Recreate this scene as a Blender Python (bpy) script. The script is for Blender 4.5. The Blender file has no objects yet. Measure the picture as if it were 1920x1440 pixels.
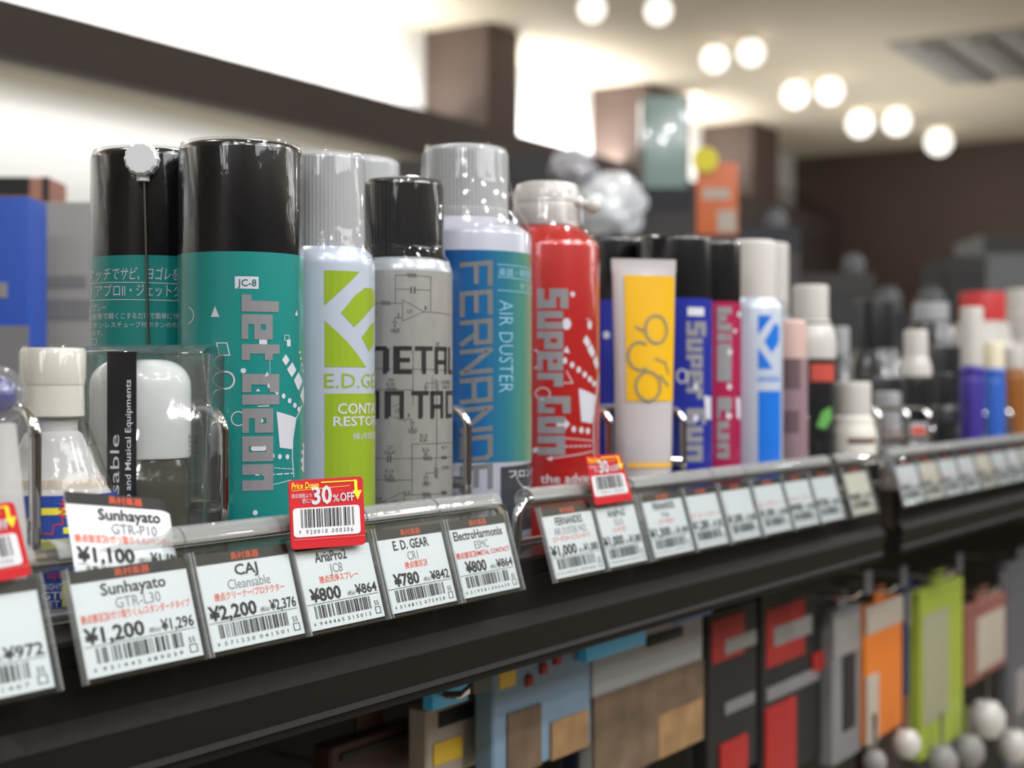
import bpy, bmesh, math, random
from mathutils import Vector, Matrix
random.seed(7)
SC = bpy.context.scene
COL = SC.collection

# ------------------------------------------------------------------ camera
F = 2800.0                      # focal length in pixels of the 1920 px wide frame
VPX, VPY = 2740.0, 723.0        # where the shelf lines meet
TA = (VPX - 960) / F
AL = math.atan(TA); CA, SA = math.cos(AL), math.sin(AL)
D0 = 0.37                       # camera to the tag rail
CAM = Vector((0, -D0, 1.35))
FWD = Vector((CA, SA, 0)); RGT = Vector((SA, -CA, 0)); UP = Vector((0, 0, 1))
SZ = 1.27                       # top of the shelf board

def at_y(px, py, y):            # world point seen at a pixel on the plane y
    u = (px - 960) / F
    Z = (y + D0) / (CA * (TA - u))
    return CAM + Z * (FWD + u * RGT + (VPY - py) / F * UP)
def at_z(px, py, z):
    Z = (z - CAM.z) * F / (VPY - py)
    return CAM + Z * (FWD + (px - 960) / F * RGT + (VPY - py) / F * UP)
def at_d(px, py, Z):
    return CAM + Z * (FWD + (px - 960) / F * RGT + (VPY - py) / F * UP)
def depth(p): return (p - CAM).dot(FWD)

cam = bpy.data.cameras.new('camera'); camo = bpy.data.objects.new('camera', cam); COL.objects.link(camo)
camo.location = CAM
camo.rotation_euler = (math.pi / 2, 0, AL - math.pi / 2)
cam.sensor_width = 36; cam.lens = 36 * F / 1920; cam.shift_y = (VPY - 720) / 1920
cam.clip_start = .02; cam.clip_end = 60
cam.dof.use_dof = True; cam.dof.focus_distance = .58; cam.dof.aperture_fstop = 9.0
SC.camera = camo
SC.view_settings.view_transform = 'Standard'; SC.view_settings.look = 'None'
SC.view_settings.exposure = -0.18; SC.view_settings.gamma = 1; SC.view_settings.use_curve_mapping = False

# ------------------------------------------------------------------ world and lights
w = bpy.data.worlds.new('room_air'); SC.world = w; w.use_nodes = True
w.node_tree.nodes['Background'].inputs[0].default_value = (.95, .97, 1, 1)
w.node_tree.nodes['Background'].inputs[1].default_value = .25

def area(name, loc, size, energy, rot=(0, 0, 0), sy=None, color=(.98, .985, 1), shape=None):
    l = bpy.data.lights.new(name, 'AREA'); l.energy = energy; l.size = size; l.color = color
    l.shape = shape or ('RECTANGLE' if sy else 'DISK')
    if sy: l.size_y = sy
    o = bpy.data.objects.new(name, l); COL.objects.link(o); o.location = loc; o.rotation_euler = rot
    return o
def aim(o, tgt):
    o.rotation_euler = (Vector(tgt) - o.location).to_track_quat('-Z', 'Y').to_euler()
YW = 3.46 - D0                  # back wall plane
YB = 3.16 - D0                  # front of the dark beam
CEIL = 1.35 + 1.40
area('cove_light_upper', (1.2, YB + .17, 2.37), 7.0, 62, (math.pi * .86, 0, 0), sy=.06)
area('cove_light_lower', (1.0, YB + .12, 2.16), 7.0, 17, (0.35, 0, 0), sy=.06)
area('ceiling_fill_aisle', (5.0, -3.2, 1.75), 6, 46, (math.pi, 0, 0), sy=.3)  # added out-of-view uplight that brightens the ceiling, not a shop fitting
area('ceiling_fill_far', (6.8, 1.9, 1.75), 2.4, 16, (math.pi, 0, 0), sy=.3)  # added uplight brightening the far ceiling, no fixture belongs to it
area('cove_light_bay', (6.15, YB + .17, 2.37), 2.0, 30, (math.pi * .86, 0, 0), sy=.06)
# ceiling lamps over the aisle in front of the shelf
for i, (x, y, e) in enumerate([(-.5, -1.5, 14), (.5, -1.9, 14), (1.5, -1.5, 12), (2.4, -1.2, 8), (-.3, -.7, 8),
                            (.55, -1.0, 11), (1.4, -.8, 8), (3.4, -1.6, 14), (-1.3, -1.1, 10), (.4, .7, 8), (1.6, .9, 7), (4.6, .6, 12), (6.4, -1.0, 14), (3.6, 2.2, 9)]):
    aim(area('ceiling_lamp', (x, y, CEIL - .06), .11, e), (x * .9 + .2, 0.1, 1.2))
area('soft_overhead_fill', (.8, -2.4, CEIL - .03), 2.4, 50, sy=.5)  # this and the next three: added soft fill for ambient light, no real panels
area('soft_overhead_fill', (-2.0, -.6, CEIL - .03), 1.2, 30, sy=.5)
area('soft_overhead_fill', (4.5, -2.2, CEIL - .03), 3.0, 30, sy=.5)
area('soft_overhead_fill', (6.2, -2.9, CEIL - .03), 3.0, 22, sy=.5)

# ------------------------------------------------------------------ materials
def srgb(c):
    if isinstance(c, str): c = tuple(int(c[i:i + 2], 16) for i in (0, 2, 4))
    r = []
    for v in c:
        v /= 255.0
        r.append(v / 12.92 if v <= .04045 else ((v + .055) / 1.055) ** 2.4)
    return (*r, 1)
MATS = {}
def mat(name, col='cccccc', rough=.5, metal=0, coat=0, var=.04, vscale=40, bump=0, bscale=200, stretch=None, emit=None, estr=0,
        trans=0, sss=0, spec=.5):
    if name in MATS: return MATS[name]
    m = bpy.data.materials.new(name); m.use_nodes = True; nt = m.node_tree; N = nt.nodes; L = nt.links
    b = N['Principled BSDF']; c = srgb(col)
    b.inputs['Roughness'].default_value = rough; b.inputs['Metallic'].default_value = metal
    b.inputs['Coat Weight'].default_value = coat; b.inputs['Coat Roughness'].default_value = .06
    b.inputs['Specular IOR Level'].default_value = spec
    b.inputs['Transmission Weight'].default_value = trans
    if sss: b.inputs['Subsurface Weight'].default_value = sss; b.inputs['Subsurface Radius'].default_value = (.01, .01, .01)
    tc = N.new('ShaderNodeTexCoord'); mp = N.new('ShaderNodeMapping'); L.new(tc.outputs['Object'], mp.inputs[0])
    if stretch: mp.inputs['Scale'].default_value = stretch
    no = N.new('ShaderNodeTexNoise'); no.inputs['Scale'].default_value = vscale; no.inputs['Detail'].default_value = 3
    L.new(mp.outputs[0], no.inputs[0])
    mx = N.new('ShaderNodeMix'); mx.data_type = 'RGBA'
    mx.inputs[6].default_value = tuple(v * (1 - var) for v in c[:3]) + (1,)
    mx.inputs[7].default_value = tuple(min(1, v * (1 + var)) for v in c[:3]) + (1,)
    L.new(no.outputs[0], mx.inputs[0]); L.new(mx.outputs[2], b.inputs['Base Color'])
    if bump:
        n2 = N.new('ShaderNodeTexNoise'); n2.inputs['Scale'].default_value = bscale; n2.inputs['Detail'].default_value = 4
        L.new(mp.outputs[0], n2.inputs[0])
        bp = N.new('ShaderNodeBump'); bp.inputs['Strength'].default_value = bump; bp.inputs['Distance'].default_value = .001
        L.new(n2.outputs[0], bp.inputs['Height']); L.new(bp.outputs[0], b.inputs['Normal']); L.new(bp.outputs[0], b.inputs['Coat Normal'])
    if emit: b.inputs['Emission Color'].default_value = srgb(emit); b.inputs['Emission Strength'].default_value = estr
    MATS[name] = m; return m

def clear_mat(name, tint='f4f6f6', rough=.03, bump=0, bscale=120, haze=0, stretch=None, refl=.04):
    m = bpy.data.materials.new(name); m.use_nodes = True; nt = m.node_tree; N = nt.nodes; L = nt.links; N.clear()
    out = N.new('ShaderNodeOutputMaterial'); tr = N.new('ShaderNodeBsdfTransparent'); tr.inputs[0].default_value = srgb(tint)
    gl = N.new('ShaderNodeBsdfGlossy'); gl.inputs['Roughness'].default_value = rough
    fr = N.new('ShaderNodeLayerWeight'); fr.inputs[0].default_value = .5
    pw = N.new('ShaderNodeMath'); pw.operation = 'POWER'; pw.inputs[1].default_value = 3.5; L.new(fr.outputs['Facing'], pw.inputs[0])
    ma = N.new('ShaderNodeMath'); ma.operation = 'MULTIPLY_ADD'; ma.inputs[1].default_value = .55; ma.inputs[2].default_value = refl; L.new(pw.outputs[0], ma.inputs[0])
    mx = N.new('ShaderNodeMixShader'); L.new(ma.outputs[0], mx.inputs[0]); L.new(tr.outputs[0], mx.inputs[1]); L.new(gl.outputs[0], mx.inputs[2])
    last = mx
    if haze:
        df = N.new('ShaderNodeBsdfDiffuse'); df.inputs[0].default_value = (.8, .8, .8, 1)
        m2 = N.new('ShaderNodeMixShader'); m2.inputs[0].default_value = haze; L.new(mx.outputs[0], m2.inputs[1]); L.new(df.outputs[0], m2.inputs[2]); last = m2
    if bump:
        tc = N.new('ShaderNodeTexCoord'); mp = N.new('ShaderNodeMapping'); L.new(tc.outputs['Object'], mp.inputs[0])
        if stretch: mp.inputs['Scale'].default_value = stretch
        no = N.new('ShaderNodeTexNoise'); no.inputs['Scale'].default_value = bscale; no.inputs['Detail'].default_value = 5; L.new(mp.outputs[0], no.inputs[0])
        bp = N.new('ShaderNodeBump'); bp.inputs['Strength'].default_value = bump; bp.inputs['Distance'].default_value = .002
        L.new(no.outputs[0], bp.inputs['Height']); L.new(bp.outputs[0], gl.inputs['Normal']); L.new(bp.outputs[0], fr.inputs['Normal'])
    L.new(last.outputs[0], out.inputs[0]); MATS[name] = m; return m
FILM = clear_mat('shrink_film', 'fcfcfc', .05, .6, 60, 0, (1, 1, .22), refl=.025)
ACR = clear_mat('clear_acrylic', 'f6f8f8', .03, .02, 60, refl=.03)
PVC = clear_mat('clear_pvc', 'f7f9f9', .06, .2, 40, .02)
BOTTLE = clear_mat('translucent_bottle', 'd8d8d2', .12, .15, 50, .42)
CHROME = mat('chrome', 'd0d0d2', .07, 1, var=.02)
PAPER = mat('tag_paper', 'd9dcdf', .45, var=.01, spec=.4)
INK = mat('black_ink', '1e1c1e', .5); INKG = mat('grey_ink', '85868c', .5); INKO = mat('orange_ink', 'e2603c', .5)
INKR = mat('red_ink', 'd8322c', .5); HEADER = mat('header_ink', '1c1b1c', .45)
WHITEINK = mat('white_ink', 'bfc0c8', .4, coat=.3); GREYINK = mat('warm_grey_ink', '7d7c80', .4, coat=.3)
YEL = mat('yellow_ink', 'f6d52e', .4); REDCARD = mat('red_card', 'b51c26', .4, coat=.2)
ORHEAD = mat('header_orange', 'd2532c', .5)

# ------------------------------------------------------------------ object helpers
def link(name, me, m=None, parent=None, label=None):
    o = bpy.data.objects.new(name, me); COL.objects.link(o)
    if m is not None: me.materials.append(m)
    if parent is not None: o.parent = parent
    if label: o['label'] = label
    return o
def tag(o, label, cat, group=None):
    o['label'] = label; o['category'] = cat
    if group: o['group'] = group
    return o
def thing(name, loc, label, cat, group=None, rz=0):
    o = bpy.data.objects.new(name, None); COL.objects.link(o); o.location = loc; o.rotation_euler = (0, 0, rz); o.empty_display_size = .02
    return tag(o, label, cat, group)
def struct(o): o['kind'] = 'structure'; return o
def finish(bm, name, m, parent=None, smooth=35, label=None):
    bmesh.ops.recalc_face_normals(bm, faces=bm.faces)
    me = bpy.data.meshes.new(name); bm.to_mesh(me); bm.free()
    if smooth:
        me.shade_smooth(); me.set_sharp_from_angle(angle=math.radians(smooth))
    return link(name, me, m, parent, label)
def add_box(bm, x0, x1, y0, y1, z0, z1, bev=0, seg=2):
    r = bmesh.ops.create_cube(bm, size=1)['verts']
    for v in r:
        v.co = Vector((x0 + (v.co.x + .5) * (x1 - x0), y0 + (v.co.y + .5) * (y1 - y0), z0 + (v.co.z + .5) * (z1 - z0)))
    if bev:
        es = list({e for v in r for e in v.link_edges})
        bmesh.ops.bevel(bm, geom=es, offset=bev, segments=seg, affect='EDGES', profile=.7)
def box(name, x0, x1, y0, y1, z0, z1, m, parent=None, bev=0, label=None):
    bm = bmesh.new(); add_box(bm, x0, x1, y0, y1, z0, z1, bev)
    return finish(bm, name, m, parent, 35 if bev else 0, label)
def add_lathe(bm, prof, c=(0, 0, 0), n=56, rib=0, ribn=60, ribz=None, sx=1, sy=1):
    rings = []
    for r, z in prof:
        if r < 1e-6: rings.append([bm.verts.new((c[0], c[1], c[2] + z))]); continue
        ring = []
        for k in range(n):
            a = 2 * math.pi * k / n; rr = r
            if rib and (ribz is None or ribz[0] <= z <= ribz[1]): rr = r - (rib if k % 2 else 0)
            ring.append(bm.verts.new((c[0] + rr * sx * math.cos(a), c[1] + rr * sy * math.sin(a), c[2] + z)))
        rings.append(ring)
    for A, B in zip(rings, rings[1:]):
        if len(A) == 1 and len(B) == 1: continue
        for k in range(n):
            k2 = (k + 1) % n
            if len(A) == 1: bm.faces.new((A[0], B[k2], B[k]))
            elif len(B) == 1: bm.faces.new((A[k], A[k2], B[0]))
            else: bm.faces.new((A[k], A[k2], B[k2], B[k]))
def lathe(name, prof, m, parent=None, n=56, rib=0, ribz=None, label=None, sx=1, sy=1, c=(0, 0, 0), smooth=35):
    bm = bmesh.new(); add_lathe(bm, prof, c, n, rib, 0, ribz, sx, sy)
    return finish(bm, name, m, parent, smooth, label)
def add_tube(bm, pts, r, n=10, caps=True):
    pts = [Vector(p) for p in pts]; rings = []; prev = None
    for i, p in enumerate(pts):
        t = (pts[min(i + 1, len(pts) - 1)] - pts[max(i - 1, 0)]).normalized()
        a = prev if prev is not None else (Vector((0, 0, 1)) if abs(t.z) < .9 else Vector((1, 0, 0)))
        a = (a - t * a.dot(t)).normalized(); b = t.cross(a); prev = a
        rings.append([bm.verts.new(p + r * (math.cos(2 * math.pi * k / n) * a + math.sin(2 * math.pi * k / n) * b)) for k in range(n)])
    for A, B in zip(rings, rings[1:]):
        for k in range(n): bm.faces.new((A[k], A[(k + 1) % n], B[(k + 1) % n], B[k]))
    if caps: bm.faces.new(rings[0]); bm.faces.new(list(reversed(rings[-1])))
def tube(name, pts, r, m, parent=None, n=10, label=None):
    bm = bmesh.new(); add_tube(bm, pts, r, n); return finish(bm, name, m, parent, 60, label)
def arc(p0, p1, p2, r, n=6):    # rounded corner at p1
    p0, p1, p2 = Vector(p0), Vector(p1), Vector(p2)
    a = (p0 - p1).normalized(); b = (p2 - p1).normalized(); c = p1 + (a + b) * r
    return [c + (-(b) * math.cos(t) - a * math.sin(t)) * r for t in [math.pi / 2 * k / n for k in range(n + 1)]]

# ------------------------------------------------------------------ flat print
TXT = {}
def text_polys(body, bold=0, cond=1):
    key = (body, bold)
    if key not in TXT:
        c = bpy.data.curves.new('lettering', 'FONT'); c.body = body; c.resolution_u = 2; c.offset = bold
        o = bpy.data.objects.new('lettering', c); me = o.to_mesh()
        vs = [(v.co.x, v.co.y) for v in me.vertices]; fs = [tuple(p.vertices) for p in me.polygons]
        o.to_mesh_clear(); bpy.data.objects.remove(o); bpy.data.curves.remove(c)
        xs = [v[0] for v in vs]; ys = [v[1] for v in vs]
        TXT[key] = (vs, fs, min(xs), max(xs), min(ys), max(ys))
    return TXT[key]
class Art:
    def __init__(s): s.v = []; s.f = []
    def poly(s, pts):
        i = len(s.v); s.v += [tuple(p) for p in pts]; s.f.append(tuple(range(i, i + len(pts)))); return s
    def rect(s, x0, y0, x1, y1): return s.poly([(x0, y0), (x1, y0), (x1, y1), (x0, y1)])
    def line(s, pts, w):
        for (x0, y0), (x1, y1) in zip(pts, pts[1:]):
            dx, dy = x1 - x0, y1 - y0; l = math.hypot(dx, dy) or 1; dx, dy = dx / l * w / 2, dy / l * w / 2
            s.poly([(x0 - dx - dy, y0 - dy + dx), (x0 - dx + dy, y0 - dy - dx), (x1 + dx + dy, y1 + dy - dx), (x1 + dx - dy, y1 + dy + dx)])
        return s
    def disc(s, x, y, rx, ry=None, n=16):
        ry = ry or rx; return s.poly([(x + rx * math.cos(2 * math.pi * k / n), y + ry * math.sin(2 * math.pi * k / n)) for k in range(n)])
    def ring(s, x, y, rx, ry, w, n=22, a0=0, a1=360):
        P = [(x + rx * math.cos(math.radians(a0 + (a1 - a0) * k / n)), y + ry * math.sin(math.radians(a0 + (a1 - a0) * k / n))) for k in range(n + 1)]
        return s.line(P, w)
    def text(s, body, x0, y0, x1, y1, rot=0, bold=0, shear=0):
        """fits the words into the box; rot -1 reads downwards, 1 reads upwards. y0 is the foot of the box, y1 its top."""
        vs, fs, a, b, c, d = text_polys(body, bold); i = len(s.v)
        if body.replace('¥', '').isascii(): c = 0
        for x, y in vs:
            p = (x - a) / (b - a); q = (y - c) / (d - c); p += shear * (q - .5)
            if rot == 0: s.v.append((x0 + p * (x1 - x0), y0 + q * (y1 - y0)))
            elif rot < 0: s.v.append((x0 + q * (x1 - x0), y1 + p * (y0 - y1)))
            else: s.v.append((x1 + q * (x0 - x1), y0 + p * (y1 - y0)))
        s.f += [tuple(i + k for k in f) for f in fs]; return s
    def xf(s, fn): s.v = [fn(*p) for p in s.v]; return s
    def build(s, name, fn, m, parent=None, step=0, label=None, vstep=0):
        bm = bmesh.new(); V = [bm.verts.new((x, y, 0)) for x, y in s.v]
        for f in s.f:
            try: bm.faces.new([V[k] for k in f])
            except ValueError: pass
        if s.v:
            for ax, st in ((0, step), (1, vstep)):
                if not st: continue
                lo = min(p[ax] for p in s.v); hi = max(p[ax] for p in s.v); k = math.floor(lo / st) + 1
                while k * st < hi:
                    co = [0, 0, 0]; co[ax] = k * st; no = [0, 0, 0]; no[ax] = 1
                    bmesh.ops.bisect_plane(bm, geom=bm.verts[:] + bm.edges[:] + bm.faces[:], plane_co=co, plane_no=no, dist=1e-7); k += 1
        bmesh.ops.triangulate(bm, faces=bm.faces[:])
        for v in bm.verts: v.co = Vector(fn(v.co.x, v.co.y))
        me = bpy.data.meshes.new(name); bm.to_mesh(me); bm.free()
        return link(name, me, m, parent, label)
def rrect(x0, y0, x1, y1, r, n=4, ry=None):
    ry = ry or r; P = []
    for cx, cy, a in ((x1 - r, y1 - ry, 0), (x0 + r, y1 - ry, 90), (x0 + r, y0 + ry, 180), (x1 - r, y0 + ry, 270)):
        for k in range(n + 1):
            t = math.radians(a + 90 * k / n); P.append((cx + r * math.cos(t), cy + ry * math.sin(t)))
    return P
STROKES = {'A': [[(0, 0), (0, 1), (1, 1), (1, 0)], [(0, .42), (1, .42)]], 'C': [[(1, 1), (0, 1), (0, 0), (1, 0)]],
    'D': [[(0, 0), (0, 1), (.85, 1), (1, .85), (1, .15), (.85, 0), (0, 0)]], 'E': [[(1, 1), (0, 1), (0, 0), (1, 0)], [(0, .5), (.85, .5)]],
    'F': [[(1, 1), (0, 1), (0, 0)], [(0, .5), (.85, .5)]], 'L': [[(0, 1), (0, 0), (1, 0)]], 'M': [[(0, 0), (0, 1), (1, 1), (1, 0)]],
    'N': [[(0, 0), (0, 1), (1, 1), (1, 0)]], 'n': [[(0, 0), (0, 1), (1, 0), (1, 1)]], 'O': [[(0, 0), (0, 1), (1, 1), (1, 0), (0, 0)]],
    'R': [[(0, 0), (0, 1), (1, 1), (1, .5), (0, .5)], [(.55, .5), (1, 0)]], 'S': [[(1, 1), (0, 1), (0, .5), (1, .5), (1, 0), (0, 0)]], 'T': [[(0, 1), (1, 1)], [(.5, 1), (.5, 0)]]}
BLOCK = {'J': [(.35, 0, 1, .9), (0, 0, .36, .24)], 'e': [(0, 0, .4, .75), (.39, 0, 1, .16), (.39, .3, 1, .46), (.39, .58, 1, .75), (.62, .45, 1, .59)],
    't': [(0, 0, .6, .92), (.59, 0, 1, .2), (.59, .56, 1, .75)], 'C': [(0, 0, .58, .9), (.57, 0, 1, .22), (.57, .66, 1, .9)], 'l': [(0, 0, 1, .9)],
    'a': [(0, 0, .4, .75), (.39, 0, 1, .16), (.39, .58, 1, .75), (.62, .15, 1, .59)], 'n': [(0, 0, .4, .75), (.6, 0, 1, .75), (.39, .52, .61, .75)],
    'S': [(0, .66, 1, .9), (0, .44, .42, .67), (0, .35, 1, .55), (.58, .18, 1, .36), (0, 0, 1, .2)], 'u': [(0, 0, .4, .75), (.6, 0, 1, .75), (.39, 0, .61, .22)],
    'p': [(0, 0, .4, .75), (.39, .2, 1, .38), (.39, .58, 1, .75), (.64, .37, 1, .59)], 'r': [(0, 0, .48, .75), (.47, .48, 1, .75)],
    'G': [(0, 0, .44, .9), (.43, 0, 1, .2), (.43, .68, 1, .9), (.68, .19, 1, .46)], 'i': [(0, 0, 1, .6), (0, .68, 1, .9)], 'W': [(0, 0, .3, .9), (.7, 0, 1, .9), (.35, 0, .6, .6), (.29, 0, .71, .2)]}

# ------------------------------------------------------------------ cans
class Can:
    """Cylinder standing on the shelf; px maps pixels of the photograph onto its label."""
    def __init__(s, xc, wpx=None, front=.02, pos=None, r=None):
        u = (xc - 960) / F; fac = CA * (TA - u)
        if pos: s.x, s.y = pos; s.r = r
        else:
            q = wpx / 2 / F / fac
            s.y = (front + q * D0) / (1 - q); s.r = q * (s.y + D0); Zc = (s.y + D0) / fac; s.x = Zc * (CA + u * SA)
        p = Vector((s.x, s.y, 0)) - Vector((CAM.x, CAM.y, 0)); s.Z = p.dot(FWD); s.xc = 960 + F * p.dot(RGT) / s.Z
        s.rp = s.r * F / s.Z; s.phi0 = math.atan2(-p.y, -p.x)
    def S(s, px): return s.r * math.asin(max(-1, min(1, (px - s.xc) / s.rp)))
    def H(s, py, px=None):       # height above the shelf at the front surface
        th = 0 if px is None else math.asin(max(-1, min(1, (px - s.xc) / s.rp)))
        return CAM.z + (VPY - py) / F * (s.Z - s.r * math.cos(th)) - SZ
    def wrap(s, eps=.00012):
        def fn(a, h):
            t = s.phi0 + a / s.r; return ((s.r + eps) * math.cos(t), (s.r + eps) * math.sin(t), h)
        return fn
    def root(s, name, label, cat='spray can', group=None):
        s.o = thing(name, (s.x, s.y, SZ), label, cat, group); return s.o
    def art(s, name, art, m, eps=.00012, label=None):
        return art.build(name, s.wrap(eps), m, s.o, step=s.r * .16, label=label)
def pxart(can, items):
    """items in pixels -> Art on the can's (arc, height) plane"""
    A = Art()
    for it in items: it(A)
    return A.xf(lambda x, y: (can.S(x), can.H(y, None)))
def cap_prof(r, z0, z1, rd=.0025):
    P = [(r, z0)]
    for k in range(5):
        t = math.pi / 2 * k / 4; P.append((r - rd + rd * math.cos(t), z1 - rd + rd * math.sin(t)))
    return P + [(r * .5, z1 + .0002), (0, z1 + .0002)]
def body_prof(r, z1, foot=.0015):
    return [(0, .0006), (r - foot, .0006), (r - .0004, 0.0), (r, foot), (r, z1)]
def film(can, prof, name='shrink_wrap'):
    return lathe(name, prof, FILM, can.o, n=64)

TEAL = mat('teal_print', '147f7b', .35, .05, coat=.35, var=.05, vscale=8)
BLACKCAP = mat('black_cap', '0e0f12', .22, coat=.5, bump=.10, bscale=260, stretch=(1, 1, .05))
DARKCAP = mat('dark_ribbed_cap', '17181a', .3, coat=.3)
GREYCAP = mat('pale_grey_cap', '9a9c9e', .35, coat=.3, sss=.1)
CANWHITE = mat('pearl_white_can', 'b2bccb', .28, .15, coat=.5)
LIME = mat('lime_print', '8ca626', .35, .1, coat=.5)
SILVER = mat('brushed_tin', 'a3a29e', .42, .45, var=.12, vscale=220, stretch=(1, 1, .35))
BLUE = mat('blue_print', '14549c', .3, .2, coat=.5)

def jet_cap(c, z0, z1):
    lathe('cap', cap_prof(c.r * .985, z0, z1, .003), BLACKCAP, c.o, n=72)
    film(c, [(c.r * 1.01, .004), (c.r * 1.012, z0 - .003), (c.r * 1.02, z0), (c.r * 1.0, z0 + .004), (c.r * .997, z1 - .003), (c.r * .95, z1 + .0007), (c.r * .6, z1 + .0012)])

# --- teal can, front
jc = Can(452, 233)
jc.root('spray_can', 'front teal can with tall black cap and heavy grey vertical lettering')
zb, zt = jc.H(471), jc.H(257)
lathe('can_body', body_prof(jc.r, zb), TEAL, jc.o, n=72)
jet_cap(jc, zb, zt)
A = Art()
def block_word(A, word, x0, x1, cells, gap=3):
    """x0: foot of letters, x1: top of capitals (px, letters lie on their side), cells: pixel rows per letter"""
    for ch, (a, b) in zip(word, cells):
        for (u0, v0, u1, v1) in BLOCK[ch]:
            X0 = x0 + v0 / .9 * (x1 - x0); X1 = x0 + v1 / .9 * (x1 - x0)
            A.rect(X0, a + u0 * (b - a), X1, a + u1 * (b - a))
def to_can(can, A): return A.xf(lambda x, y: (can.S(x), can.H(y)))
block_word(A, 'Jet', 453, 519, [(552, 584), (589, 636), (645, 675)])
block_word(A, 'Clean', 454, 520, [(701, 736), (740, 759), (766, 812), (818, 866), (871, 921)])
jc.art('lettering', to_can(jc, A), GREYINK, .00022, 'warm grey block lettering')
A = Art().rect(441, 518, 483, 541)
A.poly([(399, 594), (414, 594), (406, 574)]).line([(409, 643), (427, 643), (432, 666), (414, 666), (409, 643)], 2)
A.ring(425, 713, 15, 16, 3.2).ring(447, 785, 12, 13, 2).disc(456, 695, 5).disc(380, 757, 9, 9).disc(477, 962, 4.5, 5)
A.ring(350, 590, 18, 18, 1.6, 10, -60, 60)
A.poly([(525, 674), (532, 663), (539, 674), (532, 685)]).poly([(534, 692), (544, 678), (552, 693), (543, 707)])
A.poly([(547, 713), (556, 697), (564, 714), (556, 733)]).poly([(559, 743), (566, 722), (570, 742), (567, 764)])
A.line([(530, 627), (538, 627), (538, 637), (530, 637), (530, 627)], 1.2).rect(534, 635, 541, 648)
for x, y in ((502, 723), (516, 735), (528, 743), (539, 752), (549, 761), (557, 769), (521, 858), (535, 859), (508, 856)): A.disc(x, y, 3.6, 5.2, 10)
A.poly([(515, 772), (552, 785), (543, 845), (521, 841)])
A.line([(562, 762), (551, 787), (545, 825), (544, 860), (547, 898)], 1.8)
for k in range(9): A.rect(511 + k * 4, 878 + k * .5, 513.4 + k * 4, 880 + k * .5)
for a, b in ((477, 485), (489, 497), (506, 512), (515, 526), (529, 538), (541, 545)): A.rect(a, 890, b, 892.5)
A.line([(510, 910), (540, 904)], 1.4).line([(503, 672), (503, 720)], .8)
A.poly([(478, 734), (486, 734), (482, 728)]).line([(482, 762), (501, 761)], 2).poly([(494, 706), (503, 706), (498, 696)])
A.poly(rrect(469, 836, 497, 846, 5)).disc(487, 789, 4.5, 4).rect(484, 636, 498, 645).poly([(549, 588), (555, 588), (553, 577)])
for k in range(4): A.poly([(557 + k * 2.5, 655 + k * 12), (557 + k * 2.5, 662 + k * 12), (561 + k * 2.2, 658 + k * 12)])
# jagged burst at the edge
A.poly([(570, 822), (567, 835), (563, 838), (566, 846), (561, 852), (565, 860), (560, 868), (564, 876), (561, 884), (566, 893), (570, 895)])
jc.art('printed_pattern', to_can(jc, A), WHITEINK, .00016, 'white geometric shapes')
jc.art('lettering', to_can(jc, Art().text('JC-8', 446, 536, 479, 523, bold=.005)), mat('teal_ink', '14564f', .4), .0003)

# --- teal can, standing behind it
jb = Can(0, pos=(jc.x, jc.y + jc.r * 2.02), r=jc.r)
jb.root('spray_can', 'teal can with its Japanese back panel showing, behind the front teal can')
zb2, zt2 = jb.H(478), jb.H(273)
lathe('can_body', body_prof(jb.r, zb2), TEAL, jb.o, n=72)
jet_cap(jb, zb2, zt2)
A = Art()
A.text('タッチでサビ、ヨゴレを', 170, 525, 333, 500, shear=.02).text('リアプロII・ジェットクリーン', 170, 556, 385, 532)
A.line([(169, 527), (340, 531)], 1.4).line([(169, 560), (345, 563)], 1.4)
A.text('スプレー', 171, 582, 204, 568).text('接点等で軽くこするだけで簡単にサビ、', 168, 598, 345, 586).text('ステンレスチューブ付ボタンのため、', 170, 614, 345, 603)
A.text('います。', 172, 628, 198, 618).line([(170, 634), (187, 634), (187, 645), (170, 645)], 1)
jb.art('lettering', to_can(jb, A), WHITEINK, .0002, 'fine white Japanese lettering')
# scalloped white button with its thin steel tube taped to the can
def cam_pt(px, py, Z): return at_d(px, py, Z)
Zs = jb.Z - jb.r - .002
sn = thing('spray_nozzle', cam_pt(268, 300, Zs), 'scalloped pale grey nozzle button with thin steel tube against the rear teal can', 'nozzle')
bm = bmesh.new(); n = 48; rr = 31 / F * Zs
def disc_pts(rad, off):
    out = []
    for k in range(n):
        a = 2 * math.pi * k / n; q = rad * (1 + .035 * math.cos(a * 14)); out.append(q * math.cos(a) * RGT + q * math.sin(a) * UP + off * -FWD)
    return out
R0 = [bm.verts.new(p) for p in disc_pts(rr, -.001)]; R1 = [bm.verts.new(p) for p in disc_pts(rr, .0035)]; R2 = [bm.verts.new(p) for p in disc_pts(rr * .86, .0045)]
for a, b in ((R0, R1), (R1, R2)):
    for k in range(n): bm.faces.new((a[k], a[(k + 1) % n], b[(k + 1) % n], b[k]))
bm.faces.new(R2); bm.faces.new(list(reversed(R0)))
NOZ = mat('pale_plastic', 'c6c8cb', .35, coat=.2)
finish(bm, 'button', NOZ, sn, 30)
q = F / Zs
lathe('stem', [(0, 0), (12 / q, 0), (12 / q, 12 / q), (9 / q, 13 / q), (9 / q, 18 / q), (0, 18 / q)], NOZ, sn, n=20, c=(0, 0, -40 / q))
tube('steel_tube', [RGT * (3 / q) + UP * (-40 / q), RGT * (6 / q) + UP * (-150 / q), RGT * (10 / q) + UP * (-345 / q)], 2.6 / q, mat('dull_steel', '8a8a86', .3, 1), sn, n=8)

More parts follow.
